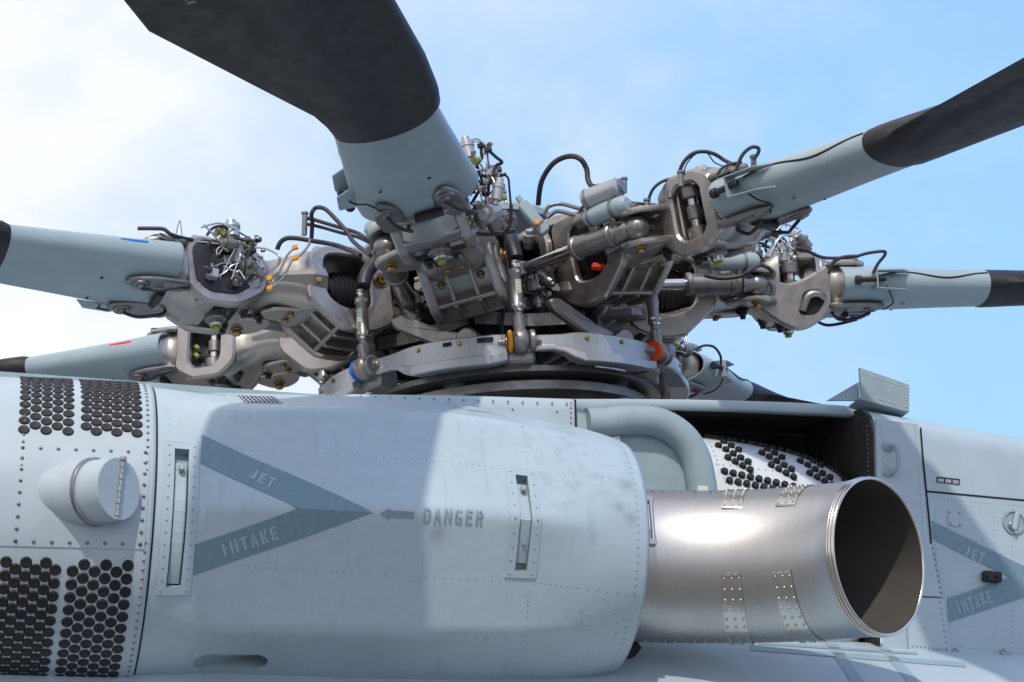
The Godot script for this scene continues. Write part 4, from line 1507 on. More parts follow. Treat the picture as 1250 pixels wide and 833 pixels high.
func build_blade(_k: int, xf: Transform3D, arm_no: int) -> void:
	var st := mb()
	var black := [[2.405, -0.245, 0.160, 0.2025, 0.085], [2.44, -0.268, 0.16, 0.214, 0.089], [2.52, -0.28, 0.165, 0.2225, 0.086], [2.58, -0.285, 0.185, 0.225, 0.083], [2.8, -0.295, 0.26, 0.225, 0.076], [3.49, -0.285, 0.49, 0.21, 0.062], [3.7, -0.285, 0.49, 0.2, 0.06], [4.5, -0.30, 0.47, 0.19, 0.055], [6.0, -0.30, 0.47, 0.19, 0.055], [9.5, -0.30, 0.47, 0.19, 0.055]]
	var rings := []
	for q in black: rings.append(blade_section(q[0], q[1], q[2], q[3], q[4]))
	for i in rings.size():   # washout and droop towards the tip
		var r: float = black[i][0]
		for j in rings[i].size():
			var p: Vector3 = rings[i][j]
			rings[i][j] = Basis(Vector3.RIGHT, -deg_to_rad(1.1) * (r - 2.4)) * p + Vector3(0, -0.012 * pow(maxf(r - 3.0, 0), 1.6), 0)
	loft(st, rings, true, true, true)
	var blade := part("rotor_blade", st, M.blade, heli, xf)
	# painted root cuff, an open shell
	st = mb()
	rings = []
	var cuff := [[2.406, -0.245, 0.158, 0.2015, 0.086], [2.2, -0.247, 0.188, 0.2175, 0.090], [2.0, -0.251, 0.217, 0.234, 0.096], [1.85, -0.25, 0.24, 0.245, 0.102], [1.74, -0.256, 0.25, 0.253, 0.107], [1.655, -0.258, 0.253, 0.2555, 0.110], [1.645, -0.256, 0.251, 0.2535, 0.1085], [1.645, -0.246, 0.241, 0.2435, 0.0985], [1.78, -0.23, 0.23, 0.23, 0.085], [1.95, -0.2, 0.2, 0.2, 0.07]]
	for q in cuff: rings.append(blade_section(q[0], q[1], q[2], q[3], q[4]))
	loft(st, rings, true, false, true)
	var cf := part("blade_cuff", st, M.cuff, blade)
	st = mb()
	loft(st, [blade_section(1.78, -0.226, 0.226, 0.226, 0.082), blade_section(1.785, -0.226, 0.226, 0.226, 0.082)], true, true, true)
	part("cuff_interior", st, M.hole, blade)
	# attachment lugs above and below, two bolts each
	for sy in [1.0, -1.0]:
		for z in [-0.125, 0.125]:
			st = mb()
			var y: float = sy * 0.104
			var le := 1.87 if sy < 0 else 1.78
			var out := rounded([Vector2(1.58, -0.055), Vector2(1.74, -0.06), Vector2(le - 0.06, -0.05), Vector2(le, -0.018), Vector2(le, 0.018), Vector2(le - 0.06, 0.05), Vector2(1.74, 0.06), Vector2(1.58, 0.055)], 0.05)
			plate(st, out, Transform3D(Basis(Vector3.RIGHT, Vector3(0, 0, 1), Vector3(0, -1, 0)), Vector3(0, y, z)), 0.026, 0.008)
			var lug := part("attachment_lug", st, M.titan2 if sy < 0 else M.titan, blade)
			st = mb()
			lathe(st, Vector3(le - 0.065, y, z), Vector3(0, sy, 0), [Vector2(0, 0.04), Vector2(0.018, 0.04), Vector2(0.022, 0.036), Vector2(0.022, 0.02), Vector2(0.03, 0.018), Vector2(0.032, 0.0)], 20)
			part("lug_bolt", st, M.titan2, blade)
	# locking pin and lanyard under the cuff
	st = mb()
	tube(st, [Vector3(1.80, -0.135, -0.12), Vector3(1.72, -0.15, -0.16), Vector3(1.66, -0.15, -0.2), Vector3(1.60, -0.13, -0.17)], 0.008, 8)
	tube(st, [Vector3(1.80, -0.135, 0.12), Vector3(1.74, -0.16, 0.10), Vector3(1.66, -0.16, 0.06), Vector3(1.62, -0.13, 0.08)], 0.008, 8)
	rod(st, Vector3(1.70, -0.13, 0.03), Vector3(1.70, -0.13, -0.09), 0.018, 10)
	part("locking_pin", st, M.dark, blade)
	# screws
	st = mb()
	for z in [-0.1, 0.1]:
		dome(st, Vector3(1.97, -0.093, z), Vector3(0, -1, 0), 0.008, 0.004)
	part("screw_head", st, M.hole, blade, Transform3D.IDENTITY, "stuff")
	# pressure indicator bracket on the trailing side and the wire bonded along the cuff
	st = mb()
	var zb := 0.262
	for s in [1.0, -1.0]:
		slab3(st, [Vector3(1.78, 0.04 * s, zb - 0.02), Vector3(1.98, 0.045 * s, zb - 0.05), Vector3(1.93, 0.045 * s, zb + 0.02), Vector3(1.80, 0.04 * s, zb + 0.045)], Vector3(0, 0.005 * s, 0))
	slab3(st, [Vector3(1.79, -0.045, zb + 0.04), Vector3(1.79, 0.045, zb + 0.04), Vector3(1.79, 0.045, zb - 0.03), Vector3(1.79, -0.045, zb - 0.03)], Vector3(0.006, 0, 0))
	part("indicator_bracket", st, M.cuff, blade)
	st = mb()
	rod(st, Vector3(1.70, 0.0, zb + 0.015), Vector3(1.84, 0.005, zb + 0.015), 0.014, 12)
	rod(st, Vector3(1.69, 0.0, zb + 0.015), Vector3(1.72, 0.0, zb + 0.015), 0.022, 12)
	part("pressure_indicator", st, M.rubber, blade)
	st = mb()
	var wire := []
	for i in 14:
		var r := 1.84 + i * 0.043
		var u := 0.25 + 0.16 * sin(i * 0.6) + 0.01 * i
		wire.append(cuff_point(cuff, minf(r, 2.40), u))
	tube(st, wire, 0.005, 6, 3)
	tube(st, [Vector3(1.85, -0.03, zb + 0.0), Vector3(1.88, -0.075, zb - 0.04), Vector3(1.90, -0.10, zb - 0.09), Vector3(1.86, -0.125, zb - 0.13)], 0.004, 6)
	part("bonded_wire", st, M.rubber, blade)
	if arm_no == 1 or arm_no == 2:
		st = mb()
		var pr := []
		for i in 5:
			pr.append(Vector3(1.80 + i * 0.035, 0.0, 0))
		var zz := -0.247
		var q0 := Vector3(1.80, 0.030, zz); var q1 := Vector3(1.93, 0.028, zz + 0.004)
		box(st, (q0 + q1) / 2 + Vector3(0, 0, 0.006), Vector3(0.125, 0.014, 0.014), Basis(Vector3.UP, -0.03), 0.002)
		part("painted_stripe", st, M.blue if arm_no == 1 else M.red, blade)
	if arm_no == 0:
		st = mb()
		var words := ["TRACK", "SECT", "TRACK", "INTAKE", "DANGER"]
		for i in 3:
			lettering(st, words[i], func(w: Vector2) -> Vector3: return Vector3(w.y, -0.058 + (w.x - 0.2) * 0.08, w.x), Vector2(0.30 - i * 0.045, 3.80), Vector2(0, -0.0032), Vector2(-0.0028, 0))
		part("stencil_lettering", st, M.trim, blade, Transform3D.IDENTITY, "stuff")

func build_arm(k: int, xf: Transform3D) -> Node3D:
	var st := mb()
	# bearing housing: two cheeks with an oval window, top and bottom webs
	var out := rounded([Vector2(0.60, -0.19), Vector2(0.72, -0.25), Vector2(0.87, -0.245), Vector2(1.03, -0.10), Vector2(1.01, 0.10), Vector2(0.96, 0.165), Vector2(0.78, 0.19), Vector2(0.60, 0.17)], 0.04)
	var win := rounded([Vector2(0.71, -0.13), Vector2(0.84, -0.14), Vector2(0.93, -0.085), Vector2(0.935, 0.11), Vector2(0.88, 0.135), Vector2(0.71, 0.13)], 0.05)
	for z in [-0.15, 0.15]:
		ring_plate(st, out, win, Vector2(0.82, 0.0), Transform3D(Basis.IDENTITY, Vector3(0, 0, z)), 0.042, 0.009)
	box(st, Vector3(0.79, 0.172, 0), Vector3(0.33, 0.032, 0.27), Basis(Vector3.BACK, -0.02), 0.006)
	box(st, Vector3(0.73, -0.175, 0), Vector3(0.27, 0.026, 0.27), Basis(Vector3.BACK, -0.12), 0.006)
	box(st, Vector3(0.91, -0.128, 0), Vector3(0.16, 0.026, 0.27), Basis(Vector3.BACK, 0.62), 0.006)
	for z in [-0.055, 0.055]:
		plate(st, [Vector2(0.66, -0.14), Vector2(0.985, -0.07), Vector2(1.0, -0.105), Vector2(0.86, -0.235), Vector2(0.70, -0.245)], Transform3D(Basis.IDENTITY, Vector3(0, 0, z)), 0.018, 0.005)
	box(st, Vector3(0.865, -0.195, 0), Vector3(0.022, 0.07, 0.27), Basis(Vector3.BACK, 0.4), 0.005)
	box(st, Vector3(0.70, -0.21, 0), Vector3(0.022, 0.06, 0.27), Basis.IDENTITY, 0.005)
	plate(st, rounded([Vector2(-0.08, 0), Vector2(0.08, 0), Vector2(0.05, 0.16), Vector2(0.0, 0.20), Vector2(-0.05, 0.16)], 0.03), Transform3D(Basis(Vector3.BACK, Vector3.RIGHT, Vector3.UP), Vector3(1.0, -0.118, 0)), 0.02, 0.006)
	# ridged body that narrows to the neck
	loft(st, [oval(0.945, 0.02, 0.15, 0.172, 0.5), oval(1.0, 0.02, 0.15, 0.172, 0.55), oval(1.06, 0.015, 0.132, 0.160, 0.65), oval(1.15, 0.01, 0.113, 0.135, 0.75), oval(1.22, 0.0, 0.108, 0.122, 0.7), oval(1.26, 0.0, 0.125, 0.14, 0.6), oval(1.30, 0.0, 0.160, 0.157, 0.5), oval(1.345, 0.0, 0.175, 0.16, 0.45)])
	for s in [-1.0, 1.0]:   # raised ridge along each side
		loft(st, [[Vector3(0.93, 0.06, 0.165 * s), Vector3(0.93, 0.0, 0.195 * s), Vector3(0.93, -0.07, 0.165 * s)], [Vector3(1.0, 0.05, 0.165 * s), Vector3(1.0, 0.0, 0.198 * s), Vector3(1.0, -0.06, 0.165 * s)], [Vector3(1.19, 0.035, 0.105 * s), Vector3(1.19, 0.0, 0.138 * s), Vector3(1.19, -0.045, 0.105 * s)]], true, true, true, false)
	var arm := part("rotor_arm", st, M.titan, heli, xf)
	st = mb()
	for q in [Vector3(0.78, -0.165, 0.10), Vector3(0.78, -0.165, -0.10), Vector3(0.92, -0.135, 0.09), Vector3(0.92, -0.135, -0.09), Vector3(0.78, -0.165, 0.0), Vector3(1.06, -0.125, 0.03), Vector3(1.06, -0.125, -0.03)]:
		bolt(st, q, Vector3.DOWN, 0.015)
	part("bolt", st, M.brass, arm)
	# elastomeric bearing
	st = mb()
	var prof := []
	for i in 9:
		var x := i * 0.024
		prof.append(Vector2(x, 0.085 + 0.030 * sin(PI * i / 8.0)))
		prof.append(Vector2(x + 0.014, 0.088 + 0.030 * sin(PI * i / 8.0)))
		prof.append(Vector2(x + 0.016, 0.078 + 0.030 * sin(PI * i / 8.0)))
		prof.append(Vector2(x + 0.022, 0.078 + 0.030 * sin(PI * i / 8.0)))
	lathe(st, Vector3(0.70, 0, 0), Vector3.RIGHT, prof, 28)
	part("elastomeric_bearing", st, M.rubber, arm)
	st = mb()
	lathe(st, Vector3(0.60, 0, 0), Vector3.RIGHT, [Vector2(0, 0.075), Vector2(0.07, 0.075), Vector2(0.08, 0.11), Vector2(0.10, 0.11)], 24)
	lathe(st, Vector3(0.915, 0, 0), Vector3.RIGHT, [Vector2(0, 0.08), Vector2(0.02, 0.115), Vector2(0.05, 0.12)], 24)
	part("bearing_ring", st, M.titan2, arm)
	# fold hinge: clevis cheeks, knuckles, pin
	st = mb()
	var cl := rounded([Vector2(1.27, -0.115), Vector2(1.35, -0.185), Vector2(1.50, -0.185), Vector2(1.60, -0.12), Vector2(1.60, 0.12), Vector2(1.50, 0.175), Vector2(1.35, 0.175), Vector2(1.27, 0.115)], 0.018)
	var cw := rounded([Vector2(1.355, -0.085), Vector2(1.39, -0.12), Vector2(1.49, -0.12), Vector2(1.525, -0.08), Vector2(1.525, 0.08), Vector2(1.49, 0.12), Vector2(1.39, 0.12), Vector2(1.355, 0.085)], 0.018)
	for z in [-0.135, 0.135]:
		if (k == -2 and z > 0) or (k == 1 and z < 0):
			if k == 1:
				plate(st, rounded([Vector2(1.20, 0.06), Vector2(1.30, 0.14), Vector2(1.55, 0.15), Vector2(1.60, 0.11), Vector2(1.60, -0.11), Vector2(1.52, -0.18), Vector2(1.36, -0.18), Vector2(1.22, -0.10)], 0.05), Transform3D(Basis.IDENTITY, Vector3(0, 0, z)), 0.05, 0.012)
				continue
			plate(st, rounded([Vector2(1.18, 0.04), Vector2(1.28, 0.06), Vector2(1.37, 0.0), Vector2(1.47, 0.03), Vector2(1.60, 0.11), Vector2(1.61, -0.10), Vector2(1.52, -0.20), Vector2(1.43, -0.23), Vector2(1.34, -0.19), Vector2(1.22, -0.10)], 0.05), Transform3D(Basis.IDENTITY, Vector3(0, 0, z)), 0.05, 0.012)
			continue
		ring_plate(st, cl, cw, Vector2(1.44, 0), Transform3D(Basis.IDENTITY, Vector3(0, 0, z)), 0.05, 0.012)
	box(st, Vector3(1.335, 0.0, 0), Vector3(0.05, 0.29, 0.25), Basis.IDENTITY, 0.012)
	loft(st, [oval(1.53, 0.0, 0.15, 0.155, 0.5), oval(1.56, 0.0, 0.155, 0.16, 0.55)])
	for s in [-1.0, 1.0]:
		box(st, Vector3(1.50, 0.150 * s, 0), Vector3(0.10, 0.04, 0.25), Basis.IDENTITY, 0.01)
	var clev := part("fold_clevis", st, M.titan, arm)
	if k == 1:
		st = mb()
		plate(st, rounded([Vector2(1.26, 0.05), Vector2(1.33, 0.12), Vector2(1.53, 0.125), Vector2(1.57, 0.08), Vector2(1.56, -0.08), Vector2(1.50, -0.13), Vector2(1.37, -0.13), Vector2(1.27, -0.06)], 0.03), Transform3D(Basis.IDENTITY, Vector3(0, 0, -0.164)), 0.01, 0.004)
		part("lock_plate", st, M.dark, arm)
	if k == -2:
		st = mb()
		lathe(st, Vector3(1.27, -0.02, 0.158), Vector3(0, 0, 1), [Vector2(0, 0.055), Vector2(0.02, 0.05), Vector2(0.022, 0.034), Vector2(0.012, 0.03), Vector2(0.012, 0)], 24)
		part("pivot_boss", st, M.titan2, arm)
		st = mb()
		plate(st, rounded([Vector2(1.43, -0.15), Vector2(1.46, -0.03), Vector2(1.55, -0.02), Vector2(1.57, -0.08), Vector2(1.52, -0.15)], 0.03), Transform3D(Basis.IDENTITY, Vector3(0, 0, 0.161)), 0.003, 0.001)
		part("lock_recess", st, M.hole, arm)
		st = mb()
		tube(st, [Vector3(1.45, -0.13, 0.166), Vector3(1.48, -0.06, 0.178), Vector3(1.53, -0.05, 0.178), Vector3(1.56, -0.07, 0.166)], 0.018, 10)
		part("lock_hook", st, M.titan, arm)
	st = mb()
	for s in [-1.0, 1.0]:
		lathe(st, Vector3(1.415, 0.075 * s, 0), Vector3(0, s, 0), [Vector2(0, 0.062), Vector2(0.006, 0.068), Vector2(0.062, 0.068), Vector2(0.07, 0.06)], 24)
		lathe(st, Vector3(1.415, 0.15 * s, 0), Vector3(0, s, 0), [Vector2(0, 0.05), Vector2(0.035, 0.05), Vector2(0.04, 0.045), Vector2(0.04, 0.03), Vector2(0.06, 0.028), Vector2(0.062, 0)], 20)
	loft(st, [oval(1.54, 0, 0.02, 0.03), oval(1.46, 0.0, 0.045, 0.06), oval(1.40, 0.0, 0.06, 0.06)])
	part("hinge_knuckle", st, M.titan2, arm)
	st = mb()
	rod(st, Vector3(1.415, -0.215, 0), Vector3(1.415, 0.215, 0), 0.030, 20)
	part("hinge_pin", st, M.steel, arm)
	for z in [-0.088, 0.088]:
		st = mb()
		rod(st, Vector3(1.415, -0.13, z), Vector3(1.415, 0.13, z), 0.024, 18)
		part("hinge_pin", st, M.steel, arm)
		st = mb()
		lathe(st, Vector3(1.415, 0.065, z), Vector3.UP, [Vector2(0, 0.04), Vector2(0.006, 0.046), Vector2(0.05, 0.046), Vector2(0.056, 0.04)], 20)
		part("hinge_collar", st, M.titan2, arm)
		st = mb()
		lathe(st, Vector3(1.415, -0.12, z), Vector3.UP, [Vector2(0, 0.04), Vector2(0.006, 0.046), Vector2(0.05, 0.046), Vector2(0.056, 0.04)], 20)
		part("hinge_collar", st, M.titan2, arm)
		st = mb()
		lathe(st, Vector3(1.415, -0.03, z), Vector3.UP, [Vector2(0, 0.027), Vector2(0.004, 0.034), Vector2(0.06, 0.034), Vector2(0.064, 0.027)], 20)
		part("hinge_bush", st, M.titan2, arm)
	st = mb()
	for s in [-1.0, 1.0]:
		for y in [-0.02, 0.025]:
			bolt(st, Vector3(1.528, y, 0.07 * s), Vector3(-0.6, 0, 0.8 * s).normalized(), 0.013)
	bolt(st, Vector3(1.415, -0.215, 0), Vector3.DOWN, 0.018)
	part("hinge_bolt", st, M.lime, arm)
	# flared sleeve
	st = mb()
	loft(st, [oval(1.53, 0, 0.172, 0.160, 0.5, 40), oval(1.56, 0, 0.165, 0.159, 0.65, 40), oval(1.59, 0, 0.152, 0.157, 0.8, 40), oval(1.62, 0, 0.140, 0.160, 0.9, 40), oval(1.645, 0, 0.130, 0.174, 0.9, 40), oval(1.665, 0, 0.134, 0.20, 0.9, 40), oval(1.675, 0, 0.134, 0.206, 0.9, 40), oval(1.678, 0, 0.126, 0.198, 0.9, 40), oval(1.675, 0, 0.07, 0.12, 0.9, 40)])
	part("arm_sleeve", st, M.titan, arm)
	# droop stop lugs, bolts along the underside, retaining nuts
	st = mb()
	for q in [Vector3(1.18, -0.105, 0.05), Vector3(1.30, -0.14, -0.05), Vector3(1.36, -0.175, 0.06)]:
		bolt(st, q, Vector3.DOWN, 0.022)
		rod(st, q, q + Vector3(0, -0.045, 0), 0.014, 10)
	part("drain_plug", st, M.dark, arm)
	st = mb()
	for s in [-1.0, 1.0]:
		bolt(st, Vector3(0.655, 0.02, 0.172 * s), Vector3(0, 0, s), 0.028)
		bolt(st, Vector3(0.975, -0.02, 0.172 * s), Vector3(0, 0, s), 0.016)
		rod(st, Vector3(0.66, 0.02, 0.17 * s), Vector3(0.66, 0.02, 0.24 * s), 0.012, 10)
	part("housing_bolt", st, M.brass, arm)
	# lag damper along the trailing side
	var low := Transform3D(Basis.IDENTITY, Vector3(0, -0.06, 0.01))
	st = mb()
	rod(st, Vector3(0.86, 0.05, 0.275), Vector3(1.13, 0.05, 0.26), 0.050, 22, -1, 0.01)
	rod(st, Vector3(0.855, 0.05, 0.275), Vector3(0.885, 0.05, 0.274), 0.056, 22)
	rod(st, Vector3(1.07, 0.05, 0.262), Vector3(1.10, 0.05, 0.262), 0.056, 22)
	lathe(st, Vector3(1.13, 0.05, 0.26), Vector3(1, 0, -0.1), [Vector2(0, 0.05), Vector2(0.05, 0.045), Vector2(0.07, 0.03), Vector2(0.12, 0.028)], 18)
	var dmp := part("lag_damper", st, M.titan2, arm, low)
	st = mb()
	rod(st, Vector3(0.52, 0.045, 0.285), Vector3(0.87, 0.05, 0.275), 0.027, 18)
	part("damper_rod", st, M.steel, arm, low)
	st = mb()
	lathe(st, Vector3(0.50, 0.045 - 0.035, 0.287), Vector3.UP, [Vector2(0, 0.03), Vector2(0.01, 0.045), Vector2(0.06, 0.045), Vector2(0.07, 0.03)], 18)
	part("damper_eye", st, M.titan2, arm, low)
	st = mb()
	lathe(st, Vector3(0.965, 0.155, 0.285), Vector3(1, 0.0, -0.05), [Vector2(0, 0.02), Vector2(0.004, 0.032), Vector2(0.02, 0.041), Vector2(0.05, 0.044), Vector2(0.22, 0.044), Vector2(0.24, 0.040), Vector2(0.252, 0.028), Vector2(0.256, 0.0)], 26)
	part("damper_accumulator", st, M.cuff, arm, low)
	st = mb()
	lathe(st, Vector3(0.90, 0.155, 0.288), Vector3(1, 0.0, -0.05), [Vector2(0, 0.016), Vector2(0.02, 0.016), Vector2(0.022, 0.034), Vector2(0.07, 0.036), Vector2(0.075, 0.02)], 18)
	for x in [1.0, 1.14]:
		lathe(st, Vector3(x, 0.155, 0.284), Vector3(1, 0.0, -0.05), [Vector2(0, 0.0462), Vector2(0.012, 0.0462)], 26, false)
	box(st, Vector3(1.0, 0.105, 0.28), Vector3(0.05, 0.05, 0.03), Basis.IDENTITY, 0.005)
	box(st, Vector3(1.12, 0.105, 0.275), Vector3(0.03, 0.05, 0.03), Basis.IDENTITY, 0.005)
	part("accumulator_clamp", st, M.titan2, arm, low)
	st = mb()
	tube(st, [Vector3(0.93, 0.19, 0.285), Vector3(0.95, 0.22, 0.27), Vector3(1.05, 0.22, 0.23), Vector3(1.18, 0.17, 0.19), Vector3(1.26, 0.14, 0.14)], 0.007, 8)
	tube(st, [Vector3(1.13, 0.105, 0.31), Vector3(1.17, 0.08, 0.30), Vector3(1.22, 0.10, 0.22), Vector3(1.29, 0.13, 0.16)], 0.006, 8)
	part("damper_line", st, M.hose, arm, low)
	for y in [0.115, -0.025]:
		st = mb()
		plate(st, rounded([Vector2(1.06, 0.12), Vector2(1.10, 0.25), Vector2(1.19, 0.305), Vector2(1.27, 0.29), Vector2(1.31, 0.22), Vector2(1.34, 0.12)], 0.05), Transform3D(Basis(Vector3.RIGHT, Vector3.BACK, Vector3.DOWN), Vector3(0, y, 0)), 0.026, 0.008)
		part("damper_fork", st, M.titan, arm, low)
	st = mb()
	ball(st, Vector3(1.21, 0.045, 0.235), 0.058, 20)
	part("damper_bearing", st, M.titan2, arm, low)
	st = mb()
	bolt(st, Vector3(1.21, 0.128, 0.235), Vector3.UP, 0.024)
	part("damper_bolt", st, M.titan2, arm, low)
	st = mb()
	bolt(st, Vector3(1.21, -0.038, 0.235), Vector3.DOWN, 0.022)
	part("damper_bolt", st, M.brass, arm, low)
	# pitch horn: bent dark tube on the leading side
	st = mb()
	tube(st, [Vector3(0.62, 0.18, -0.17), Vector3(0.66, 0.16, -0.215), Vector3(0.70, 0.09, -0.235), Vector3(0.76, 0.01, -0.24), Vector3(0.785, -0.06, -0.245)], 0.033, 14, 6)
	loft(st, [oval(0.62, 0.16, 0.05, 0.06, 0.6, 16, -0.14), oval(0.70, 0.15, 0.045, 0.05, 0.6, 16, -0.16)])
	part("pitch_horn", st, M.dark, arm)
	return arm

func valve_cluster(parent: Node3D, o: Vector3, sz: Vector3, sd: int) -> void:
	# hydraulic fold lock: manifold, valves, connectors and thin pipes packed together
	var r := RandomNumberGenerator.new()
	r.seed = sd
	var rp := func() -> Vector3: return o + Vector3(r.randf_range(-0.5, 0.5) * sz.x, r.randf_range(-0.5, 0.5) * sz.y, r.randf_range(-0.5, 0.5) * sz.z)
	var dirs := [Vector3.RIGHT, Vector3.UP, Vector3(0.7, 0.7, 0), Vector3(0.8, -0.3, 0.5), Vector3(-0.6, 0.75, 0.2), Vector3(0, 0.9, -0.4)]
	for i in 7:
		var st := mb()
		var p: Vector3 = rp.call()
		var d: Vector3 = dirs[i % dirs.size()].normalized()
		var l := r.randf_range(0.06, 0.12)
		var rr := r.randf_range(0.022, 0.036)
		lathe(st, p - d * l / 2, d, [Vector2(0, rr * 0.55), Vector2(l * 0.16, rr * 0.6), Vector2(l * 0.17, rr), Vector2(l * 0.6, rr), Vector2(l * 0.62, rr * 1.15), Vector2(l * 0.78, rr * 1.15), Vector2(l * 0.8, rr * 0.7), Vector2(l, rr * 0.65)], 18)
		part("hydraulic_valve", st, M.alu if i % 2 else M.titan2, parent)
	for i in 3:
		var st := mb()
		var p: Vector3 = rp.call()
		box(st, p, Vector3(0.05, 0.045, 0.04), Basis(Vector3.BACK, r.randf_range(-0.5, 0.5)), 0.004)
		rod(st, p, p + Vector3(0, 0.05, 0), 0.009, 8)
		part("valve_block", st, M.alu, parent)
	for i in 4:
		var st := mb()
		var p: Vector3 = rp.call()
		var d: Vector3 = dirs[r.randi() % dirs.size()].normalized()
		lathe(st, p, d, [Vector2(0, 0.014), Vector2(0.012, 0.016), Vector2(0.014, 0.012), Vector2(0.026, 0.012), Vector2(0.028, 0.018), Vector2(0.04, 0.018)], 10)
		part("pipe_fitting", st, [M.lime, M.brass, M.steel, M.lime][i], parent)
	var st := mb()
	for i in 17:
		var a: Vector3 = rp.call(); var b: Vector3 = rp.call()
		var m := (a + b) / 2 + Vector3(r.randf_range(-0.04, 0.04), r.randf_range(0.0, 0.06), r.randf_range(-0.04, 0.02))
		tube(st, [a, a.lerp(m, 0.6) + Vector3(0, 0.02, 0), m, b.lerp(m, 0.4), b], 0.0045, 6, 4)
	part("hydraulic_pipe", st, M.steel, parent, Transform3D.IDENTITY, "stuff")
	st = mb()
	for i in 8:
		var a: Vector3 = rp.call(); var b: Vector3 = rp.call()
		var m := (a + b) / 2 + Vector3(r.randf_range(-0.06, 0.06), r.randf_range(-0.02, 0.07), r.randf_range(-0.06, 0.02))
		tube(st, [a, a.lerp(m, 0.6), m, b.lerp(m, 0.4) + Vector3(0, 0.02, 0), b], 0.007, 7, 4)
		box(st, a, Vector3(0.03, 0.022, 0.022), Basis(Vector3.UP, r.randf_range(0, 2)), 0.003)
	part("wire_loom", st, M.hose, parent, Transform3D.IDENTITY, "stuff")
	st = mb()
	for i in 9:
		var p: Vector3 = rp.call()
		bolt(st, p, dirs[r.randi() % dirs.size()].normalized(), 0.009)
	part("union_nut", st, M.steel, parent, Transform3D.IDENTITY, "stuff")

